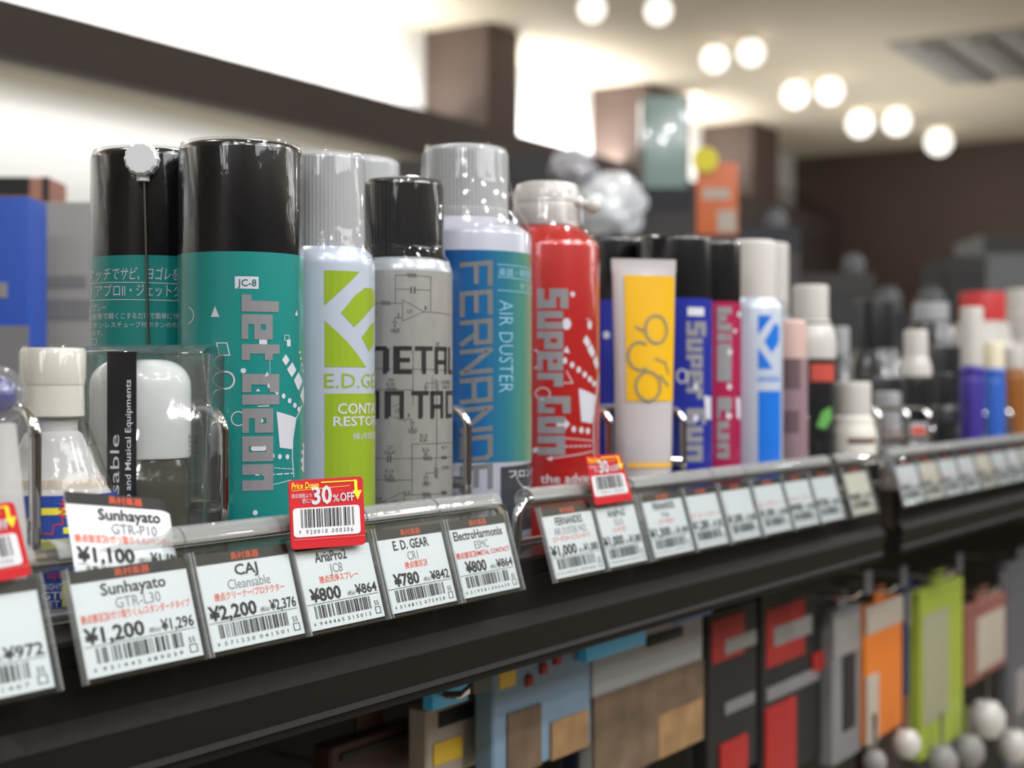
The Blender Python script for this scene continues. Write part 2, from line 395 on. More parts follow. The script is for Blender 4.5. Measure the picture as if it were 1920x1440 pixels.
# --- pearl can with lime print
kf = Can(610, 186)
kf.root('spray_can', 'pearl white can with lime green emblem and block print and a pale grey cap')
zs, zc0, zt = kf.H(478), kf.H(459), kf.H(279)
rc = kf.r * 148 / 186
lathe('can_body', body_prof(kf.r, zs - .004) + [(kf.r * .985, zs - .001), (kf.r * .93, zs + .002), (rc * 1.03, zc0), (0, zc0)], CANWHITE, kf.o, n=72)
lathe('cap', cap_prof(rc, zc0, zt, .0022), GREYCAP, kf.o, n=128, rib=.00024, ribz=(0, zt - .003), smooth=8)
film(kf, [(kf.r * 1.015, .004), (kf.r * 1.012, zs - .004), (kf.r * .97, zs + .003), (rc * 1.1, zc0 + .004), (rc * 1.02, zc0 + .014), (rc * 1.015, zt - .002), (rc * .95, zt + .0008), (rc * .5, zt + .001)])
LIM = 1.0
S0 = kf.S(608)
def kart(items): return items.xf(lambda x, y: (kf.S(x) if x < 702 else kf.r * 1.35 + (x - 702) * .0006, kf.H(y)))
A = Art().poly([(608, 507), (672, 507), (608, 573)]).poly([(638, 586), (664, 552), (682, 537), (695, 536), (702, 545), (702, 566), (692, 577), (662, 612)])
A.poly([(609, 601), (609, 688), (684, 688), (650, 641)]).poly([(676, 631), (690, 658), (700, 640), (700, 600), (693, 606)]).rect(609, 738, 716, 1015)
kf.art('printed_pattern', kart(A), LIME, .00014, 'lime green emblem and block')
A = Art().text('E.D.GEAR', S0, kf.H(727), kf.r * 1.95, kf.H(700))
kf.art('lettering', A, LIME, .00016)
A = Art().text('CONTACT', kf.S(632), kf.H(776), kf.r * 1.7, kf.H(756), bold=.015).text('RESTORER', kf.S(624), kf.H(799), kf.r * 1.75, kf.H(781), bold=.015).text('接点復活剤', kf.S(659), kf.H(825), kf.r * 1.55, kf.H(812))
kf.art('lettering', A, WHITEINK, .00024)

# --- silver can with circuit diagram
mc = Can(755, 187)
mc.root('spray_can', 'brushed silver can with square black lettering and circuit diagram')
zs, zc0, zt = mc.H(506), mc.H(477), mc.H(327)
rc = mc.r * 153 / 187
lathe('can_body', body_prof(mc.r, zs), SILVER, mc.o, n=72)
lathe('shoulder', [(mc.r, zs), (mc.r * .99, zs + .002), (mc.r * .94, zs + .005), (rc * 1.04, zc0 - .001), (rc * .9, zc0)], mat('pearl_shoulder', 'adb3b9', .25, .2, coat=.6), mc.o, n=72)
lathe('cap', cap_prof(rc, zc0, zt, .0028), DARKCAP, mc.o, n=144, rib=.00035, ribz=(0, zt - .003), smooth=8)
film(mc, [(mc.r * 1.012, .004), (mc.r * 1.012, zs), (mc.r * .98, zs + .005), (rc * 1.06, zc0 + .001), (rc * 1.02, zc0 + .006), (rc * 1.02, zt - .003), (rc * .97, zt), (rc * .8, zt + .0008)])
dg = lambda d: mc.r * math.radians(d)
A = Art()
def word(A, w, xs, y0, y1, wd, X=lambda v: v, cell=None):
    for ch, (a, b) in zip(w, xs):
        for st in STROKES[ch]:
            A.line([(a + p[0] * (b - a), y0 + p[1] * (y1 - y0)) for p in st], wd)
wd = .0019
h = lambda y: mc.H(y)
word(A, 'METAL', [(dg(-36), dg(-20)), (dg(-8), dg(8)), (dg(16), dg(33)), (dg(41), dg(57)), (dg(66), dg(82))], h(697), h(653), wd)
word(A, 'CONTACT', [(dg(-66), dg(-52)), (dg(-44), dg(-29)), (dg(-18), dg(-1)), (dg(12), dg(28)), (dg(35), dg(50)), (dg(60), dg(76)), (dg(82), dg(96))], h(781), h(737), wd)
for a0, a1, y0, y1 in ((-8.5, -3, 653, 697), (-20.5, -15, 653, 697), (21.5, 27, 653, 697), (38.5, 43, 675, 697), (-19, -13, 737, 781), (18, 23, 737, 781), (33, 38, 759, 781)):
    A.rect(dg(a0), h(y1), dg(a1), h(y0))
mc.art('lettering', A, mat('soft_black_ink', '1f1f20', .45), .0002, 'squared black lettering')
A = Art()
def resistor(A, x0, x1, y, amp=4, n=5):
    P = [(x0, y)]
    for k in range(n): P += [(x0 + (x1 - x0) * (k + .25) / n, y - amp), (x0 + (x1 - x0) * (k + .75) / n, y + amp)]
    A.line(P + [(x1, y)], .9)
def resistor_v(A, x, y0, y1, amp=4, n=4):
    P = [(x, y0)]
    for k in range(n): P += [(x - amp, y0 + (y1 - y0) * (k + .25) / n), (x + amp, y0 + (y1 - y0) * (k + .75) / n)]
    A.line(P + [(x, y1)], .9)
L = lambda *p: A.line(list(p), .9)
resistor(A, 763, 780, 516); L((742, 516), (763, 516)); L((780, 516), (806, 518)); L((742, 516), (742, 568)); L((806, 518), (806, 584))
L((742, 542), (768, 542)); L((778, 543), (806, 543)); A.rect(769, 537, 771.5, 550); A.rect(775.5, 537, 778, 550)
resistor(A, 716, 733, 568); L((703, 568), (716, 568)); L((733, 568), (755, 569)); L((755, 562), (755, 602), (793, 584), (755, 562)); L((793, 584), (846, 587))
L((755, 596), (741, 596), (741, 603)); L((737, 603), (744, 603), (741, 614), (737, 603)); L((703, 568), (703, 583)); L((703, 592), (703, 607)); A.rect(703, 584, 709, 585.5); A.rect(703, 589, 709, 590.5)
L((700, 691), (846, 694)); L((703, 700), (703, 731)); L((703, 731), (774, 731)); L((774, 658), (774, 760)); resistor(A, 726, 744, 729, 3)
L((797, 726), (797, 718), (812, 718)); resistor_v(A, 817, 712, 732); L((794, 725), (800, 725), (797, 732), (794, 725)); L((809, 706), (809, 730)); L((817, 732), (817, 858))
L((738, 763), (754, 753)); L((738, 781), (759, 790), (760, 786)); L((759, 786), (772, 786), (772, 792)); L((769, 792), (776, 792), (772, 804), (769, 792))
L((772, 833), (846, 832)); L((772, 833), (772, 928)); L((706, 860), (726, 860)); L((734, 860), (792, 860)); A.rect(727, 854, 729.5, 867); A.rect(732, 854, 734.5, 867)
resistor(A, 792, 808, 860); L((808, 860), (846, 859)); resistor(A, 826, 836, 860, 3, 4); resistor_v(A, 816, 878, 898); L((816, 898), (816, 860))
L((706, 900), (724, 900)); resistor(A, 724, 742, 900); L((742, 900), (772, 900)); L((706, 860), (706, 941)); L((706, 941), (719, 941), (758, 922), (758, 960), (719, 941))
L((758, 928), (790, 928)); resistor(A, 790, 806, 928); L((806, 928), (826, 928)); resistor(A, 826, 836, 927, 4, 4); L((758, 955), (772, 955))
L((812, 888), (797, 888), (797, 896)); L((793, 896), (801, 896), (797, 909), (793, 896))
T = lambda s, x0, y0, x1, y1: A.text(s, x0, y1, x1, y0)
T('U5', 763, 580, 772, 587); T('3', 745, 587, 749, 595); T('1', 795, 573, 798, 580); T('VREF', 733, 616, 750, 624); T('R7', 816, 641, 823, 647); T('R6', 730, 709, 739, 715); T('8.2K', 726, 717, 742, 724)
T('U5', 742, 766, 751, 774); T('8', 764, 775, 768, 782); T('VREF', 764, 804, 781, 813); T('R15', 787, 814, 800, 821); T('8.2K', 786, 822, 800, 829); T('C7', 727, 836, 737, 843); T('33pF', 722, 845, 741, 852)
T('R16', 791, 840, 803, 847); T('2K', 793, 848, 801, 855); T('R14', 724, 880, 738, 887); T('8.2K', 722, 889, 739, 896); T('14', 708, 932, 717, 939); T('U5', 736, 937, 746, 945); T('13', 760, 920, 768, 927); T('12', 761, 948, 769, 955)
T('VREF', 790, 905, 805, 912); T('R18', 793, 933, 806, 940); T('2K', 795, 942, 803, 949); T('R17', 827, 838, 836, 844); T('1/2VR1', 826, 713, 842, 721); T('10KA', 828, 723, 842, 729); T('2/2VR1', 826, 876, 841, 883)
mc.art('printed_pattern', to_can(mc, A), mat('grey_line_ink', '3c3c3e', .5), .00014, 'thin black circuit diagram')

# --- blue air duster
fe = Can(872, 250)
fe.root('spray_can', 'large white and blue can with thin grey vertical lettering and tall pale cap')
zl, zs, zc0, zt = fe.H(468), fe.H(435), fe.H(398), fe.H(258)
rc = fe.r * 161 / 250
lathe('can_body', body_prof(fe.r, zs) + [(fe.r * .985, zs + .0015), (fe.r * .95, zs + .0028), (rc * 1.10, zc0 - .0008), (rc * 1.0, zc0), (0, zc0)], mat('white_can', 'a6a9b6', .28, .05, coat=.5), fe.o, n=80)
lathe('cap', [(rc * 1.01, zc0), (rc * 1.01, zc0 + .004), (rc, zc0 + .0045)] + cap_prof(rc, zc0 + .0046, zt, .004)[1:], GREYCAP, fe.o, n=144, rib=.00028, ribz=(zc0 + .004, zt - .004), smooth=8)
film(fe, [(fe.r * 1.008, .004), (fe.r * 1.008, zs), (fe.r * .99, zs + .005), (fe.r * .80, zc0 + .006), (rc * 1.04, zc0 + .02), (rc * 1.012, zt - .004), (rc * .95, zt + .0005)])
bm_art = Art().rect(-fe.r * 1.62, fe.H(868), fe.r * 1.62, zl)
gm = mat('blue_to_green_print', '14549c', .3, .2, coat=.5)
gm = bpy.data.materials.new('blue_to_green_foil'); gm.use_nodes = True
_N = gm.node_tree.nodes; _L = gm.node_tree.links; _b = _N['Principled BSDF']; _b.inputs['Roughness'].default_value = .3; _b.inputs['Metallic'].default_value = .2; _b.inputs['Coat Weight'].default_value = .5
_t = _N.new('ShaderNodeTexCoord'); _s = _N.new('ShaderNodeVectorMath'); _s.operation = 'DOT_PRODUCT'; _s.inputs[1].default_value = tuple(RGT / fe.r)
_m = _N.new('ShaderNodeMapRange'); _m.inputs[1].default_value = -1; _m.inputs[2].default_value = 1
_r = _N.new('ShaderNodeValToRGB'); _r.color_ramp.elements[0].color = srgb('10346f'); _r.color_ramp.elements[1].color = srgb('86a27e')
for p, c in ((.35, '124a8c'), (.62, '175f98'), (.82, '2a7488'), (.93, '4d8a7a')):
    e = _r.color_ramp.elements.new(p); e.color = srgb(c)
_L.new(_t.outputs['Object'], _s.inputs[0]); _L.new(_s.outputs['Value'], _m.inputs[0]); _L.new(_m.outputs[0], _r.inputs[0]); _L.new(_r.outputs[0], _b.inputs['Base Color'])
fe.art('printed_label', bm_art, gm, .00012, 'printed label running from blue to green')
A = Art()
ys = 488; pitch = 55.0
def side_word(A, w, x0, x1, y0, pitch, lw, wd, shear=0):
    for i, ch in enumerate(w):
        for st in STROKES[ch]:
            A.line([(x0 + q * (x1 - x0), y0 + i * pitch + p * lw + shear * (1 - q)) for p, q in st], wd)
side_word(A, 'FERnAnDES', 867, 917, 492, 54.5, 39, 9, 5)
fe.art('lettering', to_can(fe, A), mat('foil_grey_ink', '6c6d70', .4, .1), .00024, 'grey block lettering down the side')
A = Art().text('AIR DUSTER', 932, 740, 956, 562, rot=-1) if False else Art()
vs = Art().text('AIR DUSTER', 0, 0, 1, 1, bold=-.014)
A.v = [(fe.S(933) + q * (fe.S(958) - fe.S(933)), fe.H(562) + p * (fe.H(736) - fe.H(562))) for p, q in vs.v]; A.f = vs.f
A.line([(fe.S(931), fe.H(494)), (fe.r * 1.4, fe.H(497))], .0004).line([(fe.S(931), fe.H(518)), (fe.r * 1.4, fe.H(521))], .0004).line([(fe.S(931), fe.H(543)), (fe.r * 1.4, fe.H(546))], .0004)
A.text('楽器・精密機', fe.S(932), fe.H(516), fe.r * 1.32, fe.H(500)).text('ホコリを', fe.S(971), fe.H(541), fe.r * 1.5, fe.H(527))
A.line([(fe.S(895), fe.H(668)), (fe.S(908), fe.H(668))], .0001)
fe.art('lettering', A, mat('pale_blue_ink', '7fb0c6', .4), .0003)
A = Art().poly([(fe.S(936), fe.H(877)), (fe.r * 1.5, fe.H(872)), (fe.r * 1.5, fe.H(1000)), (fe.S(936), fe.H(1000))])
fe.art('printed_label', A, mat('charcoal_print', '35373c', .35, coat=.3), .0002, 'charcoal panel low on the can')
A = Art().text('フロンラベル', fe.S(951), fe.H(898), fe.r * 1.9, fe.H(884), bold=.01).text('D', fe.S(978), fe.H(936), fe.S(989), fe.H(917), bold=.03)
A.ring(fe.S(985), fe.H(882), .0105, .0098, .0004, 16, 190, 320)
fe.art('lettering', A, WHITEINK, .00032)

# second one of the same kind, behind
fb = Can(0, pos=(fe.x, fe.y + fe.r * 2.03), r=fe.r)
fb.root('spray_can', 'white-shouldered can with pale ribbed cap, mostly hidden behind the lime and silver cans')
lathe('can_body', body_prof(fe.r, zs) + [(fe.r * .93, zs + .006), (rc * 1.08, zc0)], MATS['white_can'], fb.o)
lathe('cap', cap_prof(rc, zc0, zt, .004), GREYCAP, fb.o, n=144, rib=.00028, ribz=(0, zt - .004))
fb.art('printed_label', Art().rect(-fe.r * 1.5, .03, fe.r * 1.5, zl), BLUE)

# --- red can
sg = Can(1025, 198)
sg.root('spray_can', 'red can with heavy grey vertical lettering and a white trigger cap')
RED = mat('red_print', 'a51c1a', .3, .15, coat=.6)
zs, zc0, zt = sg.H(458), sg.H(416), sg.H(330)
rc = sg.r * 62 / 99
lathe('can_body', body_prof(sg.r, zs) + [(sg.r * .985, zs + .0018), (sg.r * .94, zs + .0035), (sg.r * .68, zc0 - .001), (rc * .98, zc0), (0, zc0)], RED, sg.o, n=72)
zm = sg.H(372)
WCAP = mat('milk_white_cap', 'b0aeaa', .3, coat=.3, sss=.1)
lathe('cap', [(rc, zc0), (rc * 1.03, zc0 + .001), (rc * 1.0, zm - .0008), (rc * .985, zm), (rc * 1.0, zm + .0004), (rc * .99, zt - .005), (rc * .9, zt - .001), (rc * .7, zt), (0, zt)], WCAP, sg.o, n=64)
spout = [Vector((0, 0, 0)) + RGT * (.4 * rc) + UP * sg.H(368) - FWD * rc * .5, RGT * (rc * .95) + UP * sg.H(370) - FWD * rc * .45, RGT * (rc * 1.35) + UP * sg.H(376) - FWD * rc * .4, RGT * (rc * 1.38) + UP * sg.H(377) - FWD * rc * .4]
sp = tube('spout', spout, .0026, WCAP, sg.o, n=16)
bm = bmesh.new(); bmesh.ops.create_uvsphere(bm, u_segments=16, v_segments=10, radius=.0042, matrix=Matrix.Translation(spout[3])); finish(bm, 'spout_tip', WCAP, sg.o, 80)
film(sg, [(sg.r * 1.01, .004), (sg.r * 1.01, zs), (sg.r * .96, zs + .004), (rc * 1.32, zc0 + .003), (rc * 1.30, zm), (rc * 1.2, zt - .006)])
A = Art(); block_word(A, 'Super', 1008, 1064, [(541, 578), (583, 617), (621, 655), (659, 695), (699, 725)]); block_word(A, 'Gun', 1009, 1068, [(743, 775), (781, 813), (817, 853)])
sg.art('lettering', to_can(sg, A), GREYINK, .00022, 'grey block lettering')
A = Art().disc(1061, 607, 8, 11).disc(1072, 551, 4, 5).ring(1003, 673, 9, 17, 2, 12, -90, 90).ring(1018, 738, 13, 11, 1.8)
A.poly([(1091, 639), (1097, 627), (1105, 640), (1100, 652)]).poly([(1099, 655), (1107, 643), (1114, 660), (1108, 671)]).poly([(1110, 676), (1116, 664), (1121, 682), (1116, 693)])
A.rect(1100, 601, 1107, 615).line([(1097, 597), (1103, 597), (1103, 608)], 1.2)
for x, y in ((1058, 676), (1071, 684), (1083, 693), (1094, 702), (1104, 711), (1112, 719), (1074, 805), (1088, 807), (1100, 809)): A.disc(x, y, 4, 6, 10)
A.poly([(1083, 728), (1117, 744), (1108, 795), (1088, 791)]).line([(1121, 700), (1113, 760), (1111, 810), (1112, 855)], 1.6)
A.poly([(1043, 790), (1056, 790), (1054, 781), (1067, 795), (1058, 806), (1057, 799), (1043, 799)]).poly([(1055, 660), (1061, 648), (1067, 662)]).line([(1052, 718), (1072, 718), (1061, 696)], 1.6)
A.line([(1059, 822), (1108, 828)], 1.4)
for k in range(6): A.rect(1058 + k * 8.5, 836, 1063.5 + k * 8.5, 838.5)
A.line([(1026, 860), (1109, 848)], 1.6).poly([(1024, 860), (1036, 855), (1034, 864)]).poly([(1000, 842), (1008, 838), (1010, 846), (1002, 850)])
sg.art('printed_pattern', to_can(sg, A), WHITEINK, .00016, 'white geometric shapes')
A = Art().text('the advanced', sg.S(1014), sg.H(906), sg.r * 1.35, sg.H(889), bold=.004)
sg.art('lettering', A, WHITEINK, .00026)

# --- tube of paste (flattened tube standing on its cap)
def loft(name, secs, m, parent, n=32, smooth=50):
    bm = bmesh.new(); rings = []
    for (z, a, b, e) in secs:     # half width, half depth
        rings.append([bm.verts.new(RGT2 * (a * math.cos(t)) + FW2 * (b * math.sin(t)) + UP * z) for t in [2 * math.pi * k / n for k in range(n)]])
    for A_, B_ in zip(rings, rings[1:]):
        for k in range(n): bm.faces.new((A_[k], A_[(k + 1) % n], B_[(k + 1) % n], B_[k]))
    bm.faces.new(rings[0]); bm.faces.new(rings[-1]); return finish(bm, name, m, parent, smooth)
ctr = at_y(1207, 890, .022); Zt = depth(ctr)
yaw = math.radians(14)
RGT2 = (RGT * math.cos(yaw) + FWD * math.sin(yaw)); FW2 = (FWD * math.cos(yaw) - RGT * math.sin(yaw))
tb = thing('paste_tube', (ctr.x, ctr.y, SZ), 'white squeeze tube with a yellow panel and grey rings, crimped end up', 'tube')
k_ = Zt / F
ztop = CAM.z + (VPY - 486) * k_ - SZ; zs1 = CAM.z + (VPY - 503) * k_ - SZ
TUBE = mat('tube_white', 'a9a5a6', .35, coat=.3)
hw = 64 * k_
secs = [(.012, hw * .62, hw * .62, 0), (.016, hw * .80, hw * .66, 0), (.05, hw * .86, hw * .5, 0), (.09, hw * .9, hw * .36, 0), (zs1 - .004, hw * .98, .0022, 0), (zs1, hw, .0009, 0), (ztop, hw, .0008, 0)]
loft('tube_body', secs, TUBE, tb)
lathe('cap', [(0, 0), (hw * .6, 0), (hw * .62, .002), (hw * .6, .012), (0, .012)], WCAP, tb, n=40)
def tube_map(eps):
    def fn(x, y):               # pixels
        z = CAM.z + (VPY - y) * k_ - SZ
        for (z0, a0, b0, _), (z1, a1, b1, _) in zip(secs, secs[1:]):
            if z <= z1 or z1 == ztop: t = max(0, min(1, (z - z0) / (z1 - z0))); a = a0 + t * (a1 - a0); b = b0 + t * (b1 - b0); break
        q = max(-.98, min(.98, (x - 1207) * k_ / a)); return RGT2 * (a * q) - FW2 * (b * math.sqrt(1 - q * q) + eps) + UP * z
    return fn
Art().rect(1166, 517, 1266, 752).build('printed_panel', tube_map(.0005), mat('warm_yellow_print', 'd0a208', .35, coat=.3), tb, step=12, vstep=20, label='warm yellow panel')
A = Art().ring(1226, 618, 22, 26, 4.5).ring(1192, 668, 22, 26, 4.5, 18, 60, 300).ring(1207, 724, 24, 27, 4.5).line([(1186, 614), (1204, 622)], 4).line([(1232, 705), (1248, 722)], 4).line([(1222, 672), (1243, 680), (1250, 700)], 3)
A.build('lettering', tube_map(.0009), mat('tube_grey_ink', '77765e', .4), tb, step=12, vstep=20)
A = Art()
for k in range(12): A.poly([(1166 + k * 8, 875), (1170 + k * 8, 861), (1174 + k * 8, 875)])
A.rect(1166, 868, 1262, 874).build('printed_band', tube_map(.0006), mat('ochre_print', 'd6a53e', .4), tb, step=12, vstep=20, label='ochre zigzag band')

# --- the blurred cans further on
def plain_can(xc, wpx, ytop, ycap, label, bodym, capm, front=.02, pos=None, r=None, capr=.985, shoulder=None, rib=0):
    c = Can(xc, wpx, front, pos, r); c.root('spray_can', label)
    za, zt_ = c.H(ycap), c.H(ytop); rc_ = c.r * capr
    P = body_prof(c.r, za)
    if shoulder: zsh = c.H(shoulder); P = body_prof(c.r, zsh) + [(c.r * .96, zsh + .003), (rc_ * 1.05, za), (0, za)]
    lathe('can_body', P, bodym, c.o, n=48); lathe('cap', cap_prof(rc_, za, zt_, .003), capm, c.o, n=72 if rib else 48, rib=rib)
    return c
WPL = mat('white_plastic', 'b6b3ae', .35, coat=.2, sss=.05)
CBLUE = mat('cobalt_print', '222d90', .3, .15, coat=.5); PINK = mat('crimson_pink_print', 'a01f4a', .3, .15, coat=.5)
c1 = plain_can(1263, 145, 438, 558, 'cobalt blue can with black cap and grey lettering, beside the yellow tube', CBLUE, BLACKCAP)
A = Art(); block_word(A, 'Super', 1286, 1322, [(602, 630), (634, 660), (664, 690), (694, 722), (726, 748)]); block_word(A, 'Gun', 1286, 1322, [(766, 796), (800, 830), (834, 866)])
c1.art('lettering', to_can(c1, A), GREYINK, .00022)
A = Art().rect(1288, 576, 1318, 592).ring(1278, 705, 9, 12, 2.5).disc(1303, 725, 4, 6).poly([(1318, 742), (1331, 745), (1331, 788), (1322, 786)]).disc(1303, 784, 6, 6)
c1.art('printed_pattern', to_can(c1, A), WHITEINK, .0003)
c1b = Can(0, pos=(c1.x, c1.y + 2.02 * c1.r), r=c1.r)
c1b.root('spray_can', 'cobalt blue can with black cap, standing behind the yellow tube')
lathe('can_body', body_prof(c1.r, c1b.H(562)), CBLUE, c1b.o); lathe('cap', cap_prof(c1.r * .985, c1b.H(562), c1b.H(440), .003), BLACKCAP, c1b.o)
to = Art().disc(1137, 628, 6, 7); c1b.art('printed_pattern', to_can(c1b, to), WHITEINK)
c2 = plain_can(1325, 130, 447, 565, 'crimson pink can with black cap, right of the cobalt can', PINK, BLACKCAP, front=.021)
A = Art(); block_word(A, 'Wil', 1344, 1370, [(575, 620), (624, 640), (644, 715)]); block_word(A, 'tun', 1344, 1370, [(745, 785), (790, 826), (830, 860)])
c2.art('lettering', to_can(c2, A), GREYINK, .00022)
A = Art().disc(1384, 588, 3, 6).disc(1376, 620, 3, 4).disc(1367, 660, 4, 6).disc(1366, 725, 4, 6).poly([(1378, 745), (1386, 748), (1386, 788), (1380, 784)]).disc(1365, 780, 5, 6)
c2.art('printed_pattern', to_can(c2, A), WHITEINK, .0003)
c3 = plain_can(1411, 112, 446, 558, 'pearl white can with blue emblem and blue block, right of the pink can', CANWHITE, WPL, capr=.80, shoulder=578, front=.021, rib=.0002)
A = Art().poly([(1421, 591), (1447, 591), (1421, 628)]).poly([(1432, 640), (1452, 604), (1459, 612), (1459, 640), (1446, 662)]).poly([(1421, 652), (1421, 692), (1448, 692)]).rect(1421, 733, 1462, 950).line([(1421, 705), (1459, 705)], 1).line([(1421, 712), (1459, 712)], 4)
c3.art('printed_pattern', A.xf(lambda x, y: (c3.S(x), c3.H(y))), mat('azure_print', '1266c4', .35, coat=.4), .00016, 'blue emblem and block')
c4 = plain_can(0, 0, 452, 590, 'white capped can half hidden behind the pearl can with blue emblem', CANWHITE, WCAP, pos=(at_y(1440, 600, .108).x, .108), r=.0195, capr=.86, shoulder=620)
c5 = plain_can(1483, 62, 598, 672, 'slim mauve bottle with dusty pink cap beside the blue-emblem can', mat('mauve_print', '8a7279', .4, .1), mat('dusty_pink_cap', 'b79a92', .45), capr=.92, front=.02)
c5.art('printed_pattern', to_can(c5, Art().rect(1468, 672, 1500, 730).rect(1470, 770, 1498, 812)), mat('dark_mauve', '5a4549', .5))

def bottle(xc, wpx, y_s, y_capb, y_top, caprat, label, bm_, cm, y=.0, front=.02, neck=.5, cat='bottle', name='bottle'):
    c = Can(xc, wpx, front); c.root(name, label, cat)
    zs_, zb_, zt_ = c.H(y_s), c.H(y_capb), c.H(y_top); rc_ = c.r * caprat
    lathe('bottle_body', body_prof(c.r, zs_ - .006, .003) + [(c.r * .98, zs_ - .003), (c.r * .9, zs_), (rc_ * 1.15, zb_ - .003), (rc_ * .95, zb_), (0, zb_)], bm_, c.o, n=40)
    lathe('cap', cap_prof(rc_, zb_, zt_, .002), cm, c.o, n=48)
    return c
BLK = mat('black_bottle', '16171a', .3, coat=.3); WPL = mat('white_plastic', 'b6b3ae', .35, coat=.2, sss=.05)
b1 = bottle(1520, 92, 640, 597, 532, .72, 'black bottle with white cap and shoulders, green leaf on its label', BLK, WPL, front=.045)
lathe('shoulder', [(b1.r * 1.01, b1.H(672)), (b1.r * 1.02, b1.H(640)), (b1.r * .95, b1.H(622)), (b1.r * .76, b1.H(598))], WPL, b1.o, n=40)
b1.art('printed_pattern', to_can(b1, Art().rect(1520, 682, 1562, 715)), mat('brick_red_print', 'b0463c', .4), .0003)
b1.art('printed_pattern', to_can(b1, Art().poly([(1530, 800), (1540, 772), (1556, 762), (1558, 785), (1546, 805)])), mat('leaf_green_print', '5c9a4e', .4), .0003)
b2 = bottle(1600, 84, 800, 778, 716, .78, 'white bottle with wide white cap, right of the green leaf bottle', mat('ivory_plastic', 'cdcac0', .4), WPL, front=.02)
b2.art('printed_pattern', to_can(b2, Art().rect(1590, 822, 1640, 832)), mat('maroon_print', '4a1f22', .4))
b3 = bottle(1664, 60, 820, 800, 735, .8, 'grey squat bottle with grey cap behind the wide white bottle', mat('smoke_plastic', '807e80', .35), mat('grey_plastic', '98989a', .4), front=.07)
b3.art('printed_pattern', to_can(b3, Art().rect(1652, 812, 1688, 828)), mat('amber_print', 'c8761c', .4))
b4 = bottle(1717, 52, 705, 672, 618, .85, 'dark bottle with white stepped cap and small red and white label', BLK, WPL, front=.03)
lathe('shoulder', [(b4.r * 1.12, b4.H(706)), (b4.r * 1.14, b4.H(690)), (b4.r * .88, b4.H(668))], WPL, b4.o, n=40)
b4.art('printed_pattern', to_can(b4, Art().rect(1704, 792, 1736, 872)), WHITEINK, .0002)
b4.art('printed_pattern', to_can(b4, Art().rect(1710, 800, 1734, 818).rect(1706, 850, 1736, 860)), mat('soft_red_print', 'd2584a', .4), .0004)
b5 = bottle(1822, 46, 705, 685, 575, .9, 'purple-blue bottle with long white cap beside the royal blue one', mat('purple_print', '3a2f86', .35, coat=.3), WPL, front=.022)
b6 = bottle(1862, 44, 708, 690, 640, .9, 'royal blue bottle with cream cap beside the purple one', mat('royal_print', '2a58ac', .35, coat=.3), mat('cream_cap', 'd0c7ae', .4), front=.022)
b7 = bottle(1902, 46, 700, 690, 650, .8, 'small amber brown bottle at the far end of the row', mat('amber_plastic', '84501f', .35, coat=.3), WPL, front=.03)
b8 = bottle(1842, 120, 640, 600, 545, .7, 'large white jug-like bottle with red cap above the blue pair', WPL, mat('red_cap', 'b02c2c', .4), front=.12)
b9 = bottle(1925, 90, 640, 585, 540, .85, 'large white bottle with flat white cap at the far end', WPL, WPL, front=.10)
b10 = bottle(1772, 42, 780, 760, 700, .8, 'small black bottle with black cap between the dark and purple bottles', BLK, BLK, front=.04)
b11 = bottle(1640, 120, 700, 650, 560, .6, 'tall black bottle with black cap behind the grey squat bottle', BLK, BLK, front=.16)
b12 = bottle(1745, 110, 640, 600, 565, .6, 'tall black bottle with light grey cap near the far end', BLK, mat('grey_cap2', '8e8f92', .4), front=.14)
b13 = bottle(1576, 60, 720, 665, 612, .55, 'black bottle with small grey cap behind the white-shouldered bottle', BLK, MATS['grey_cap2'], front=.12)
MATS['grey_cap2'].name = 'light_grey_cap'

# --- things at the left end
g = Can(100, 232)
g.root('bottle', 'translucent bottle with stepped ivory cap and blue and yellow label', 'bottle')
cp = mat('ivory_cap', 'bcbab1', .35, coat=.2, sss=.1)
k1 = lambda px: px / 116 * g.r
zA, zB, zC, zD, zE = g.H(650), g.H(727), g.H(785), g.H(800), g.H(925)
lathe('cap', [(k1(50), zC), (k1(57), zC + .0005), (k1(56), zB + .002), (k1(52), zB - .0002 + .001), (k1(51), zB + .004), (k1(60), zB + .0045)][:3] + [(k1(60) * .95, zB + .001), (k1(59), zB + .0035), (k1(60), zA - .001), (k1(57), zA), (0, zA)], cp, g.o, n=64)
sh = [(0, .0008), (g.r - .002, .0008), (g.r, .003), (g.r, zE - .006)]
for k in range(9):
    t = k / 8; sh.append((k1(52) + (g.r - k1(52)) * (1 - (t ** .8)) * (1 if t < 1 else 1), zE - .004 + (zD - .003 - zE + .004) * t))
sh += [(k1(44), zD - .002), (k1(44), zC), (k1(40), zC + .004)]
lathe('bottle_body', sh, BOTTLE, g.o, n=64)
lathe('liquid', [(0, .002), (g.r * .94, .002), (g.r * .94, zE - .006), (g.r * .80, zE + .004), (0, zE + .004)], mat('pale_liquid', 'a49a8c', .3), g.o, n=48)
film(g, [(g.r * 1.02, .004), (g.r * 1.02, zE - .004), (g.r * .8, zE + .008), (k1(62), zC - .001), (k1(63), zA - .002), (k1(55), zA + .0008)])
g.art('printed_label', Art().rect(-g.r * 1.6, .006, g.r * 1.6, g.H(930)), mat('label_blue', '1d3f8e', .35, coat=.3), .0002, 'blue label with yellow stripes')
A = Art().rect(80, 953, 130, 966).rect(80, 1012, 200, 1024).rect(117, 990, 150, 1002).rect(115, 1090, 128, 1140).rect(80, 1024, 130, 1035)
A.xf(lambda x, y: (g.S(x), g.H(y))); g.art('printed_pattern', A, mat('label_yellow', 'd9cf3a', .35), .0003)
A = Art()
pts = [(88, 1004), (84, 1012)]; zz = []
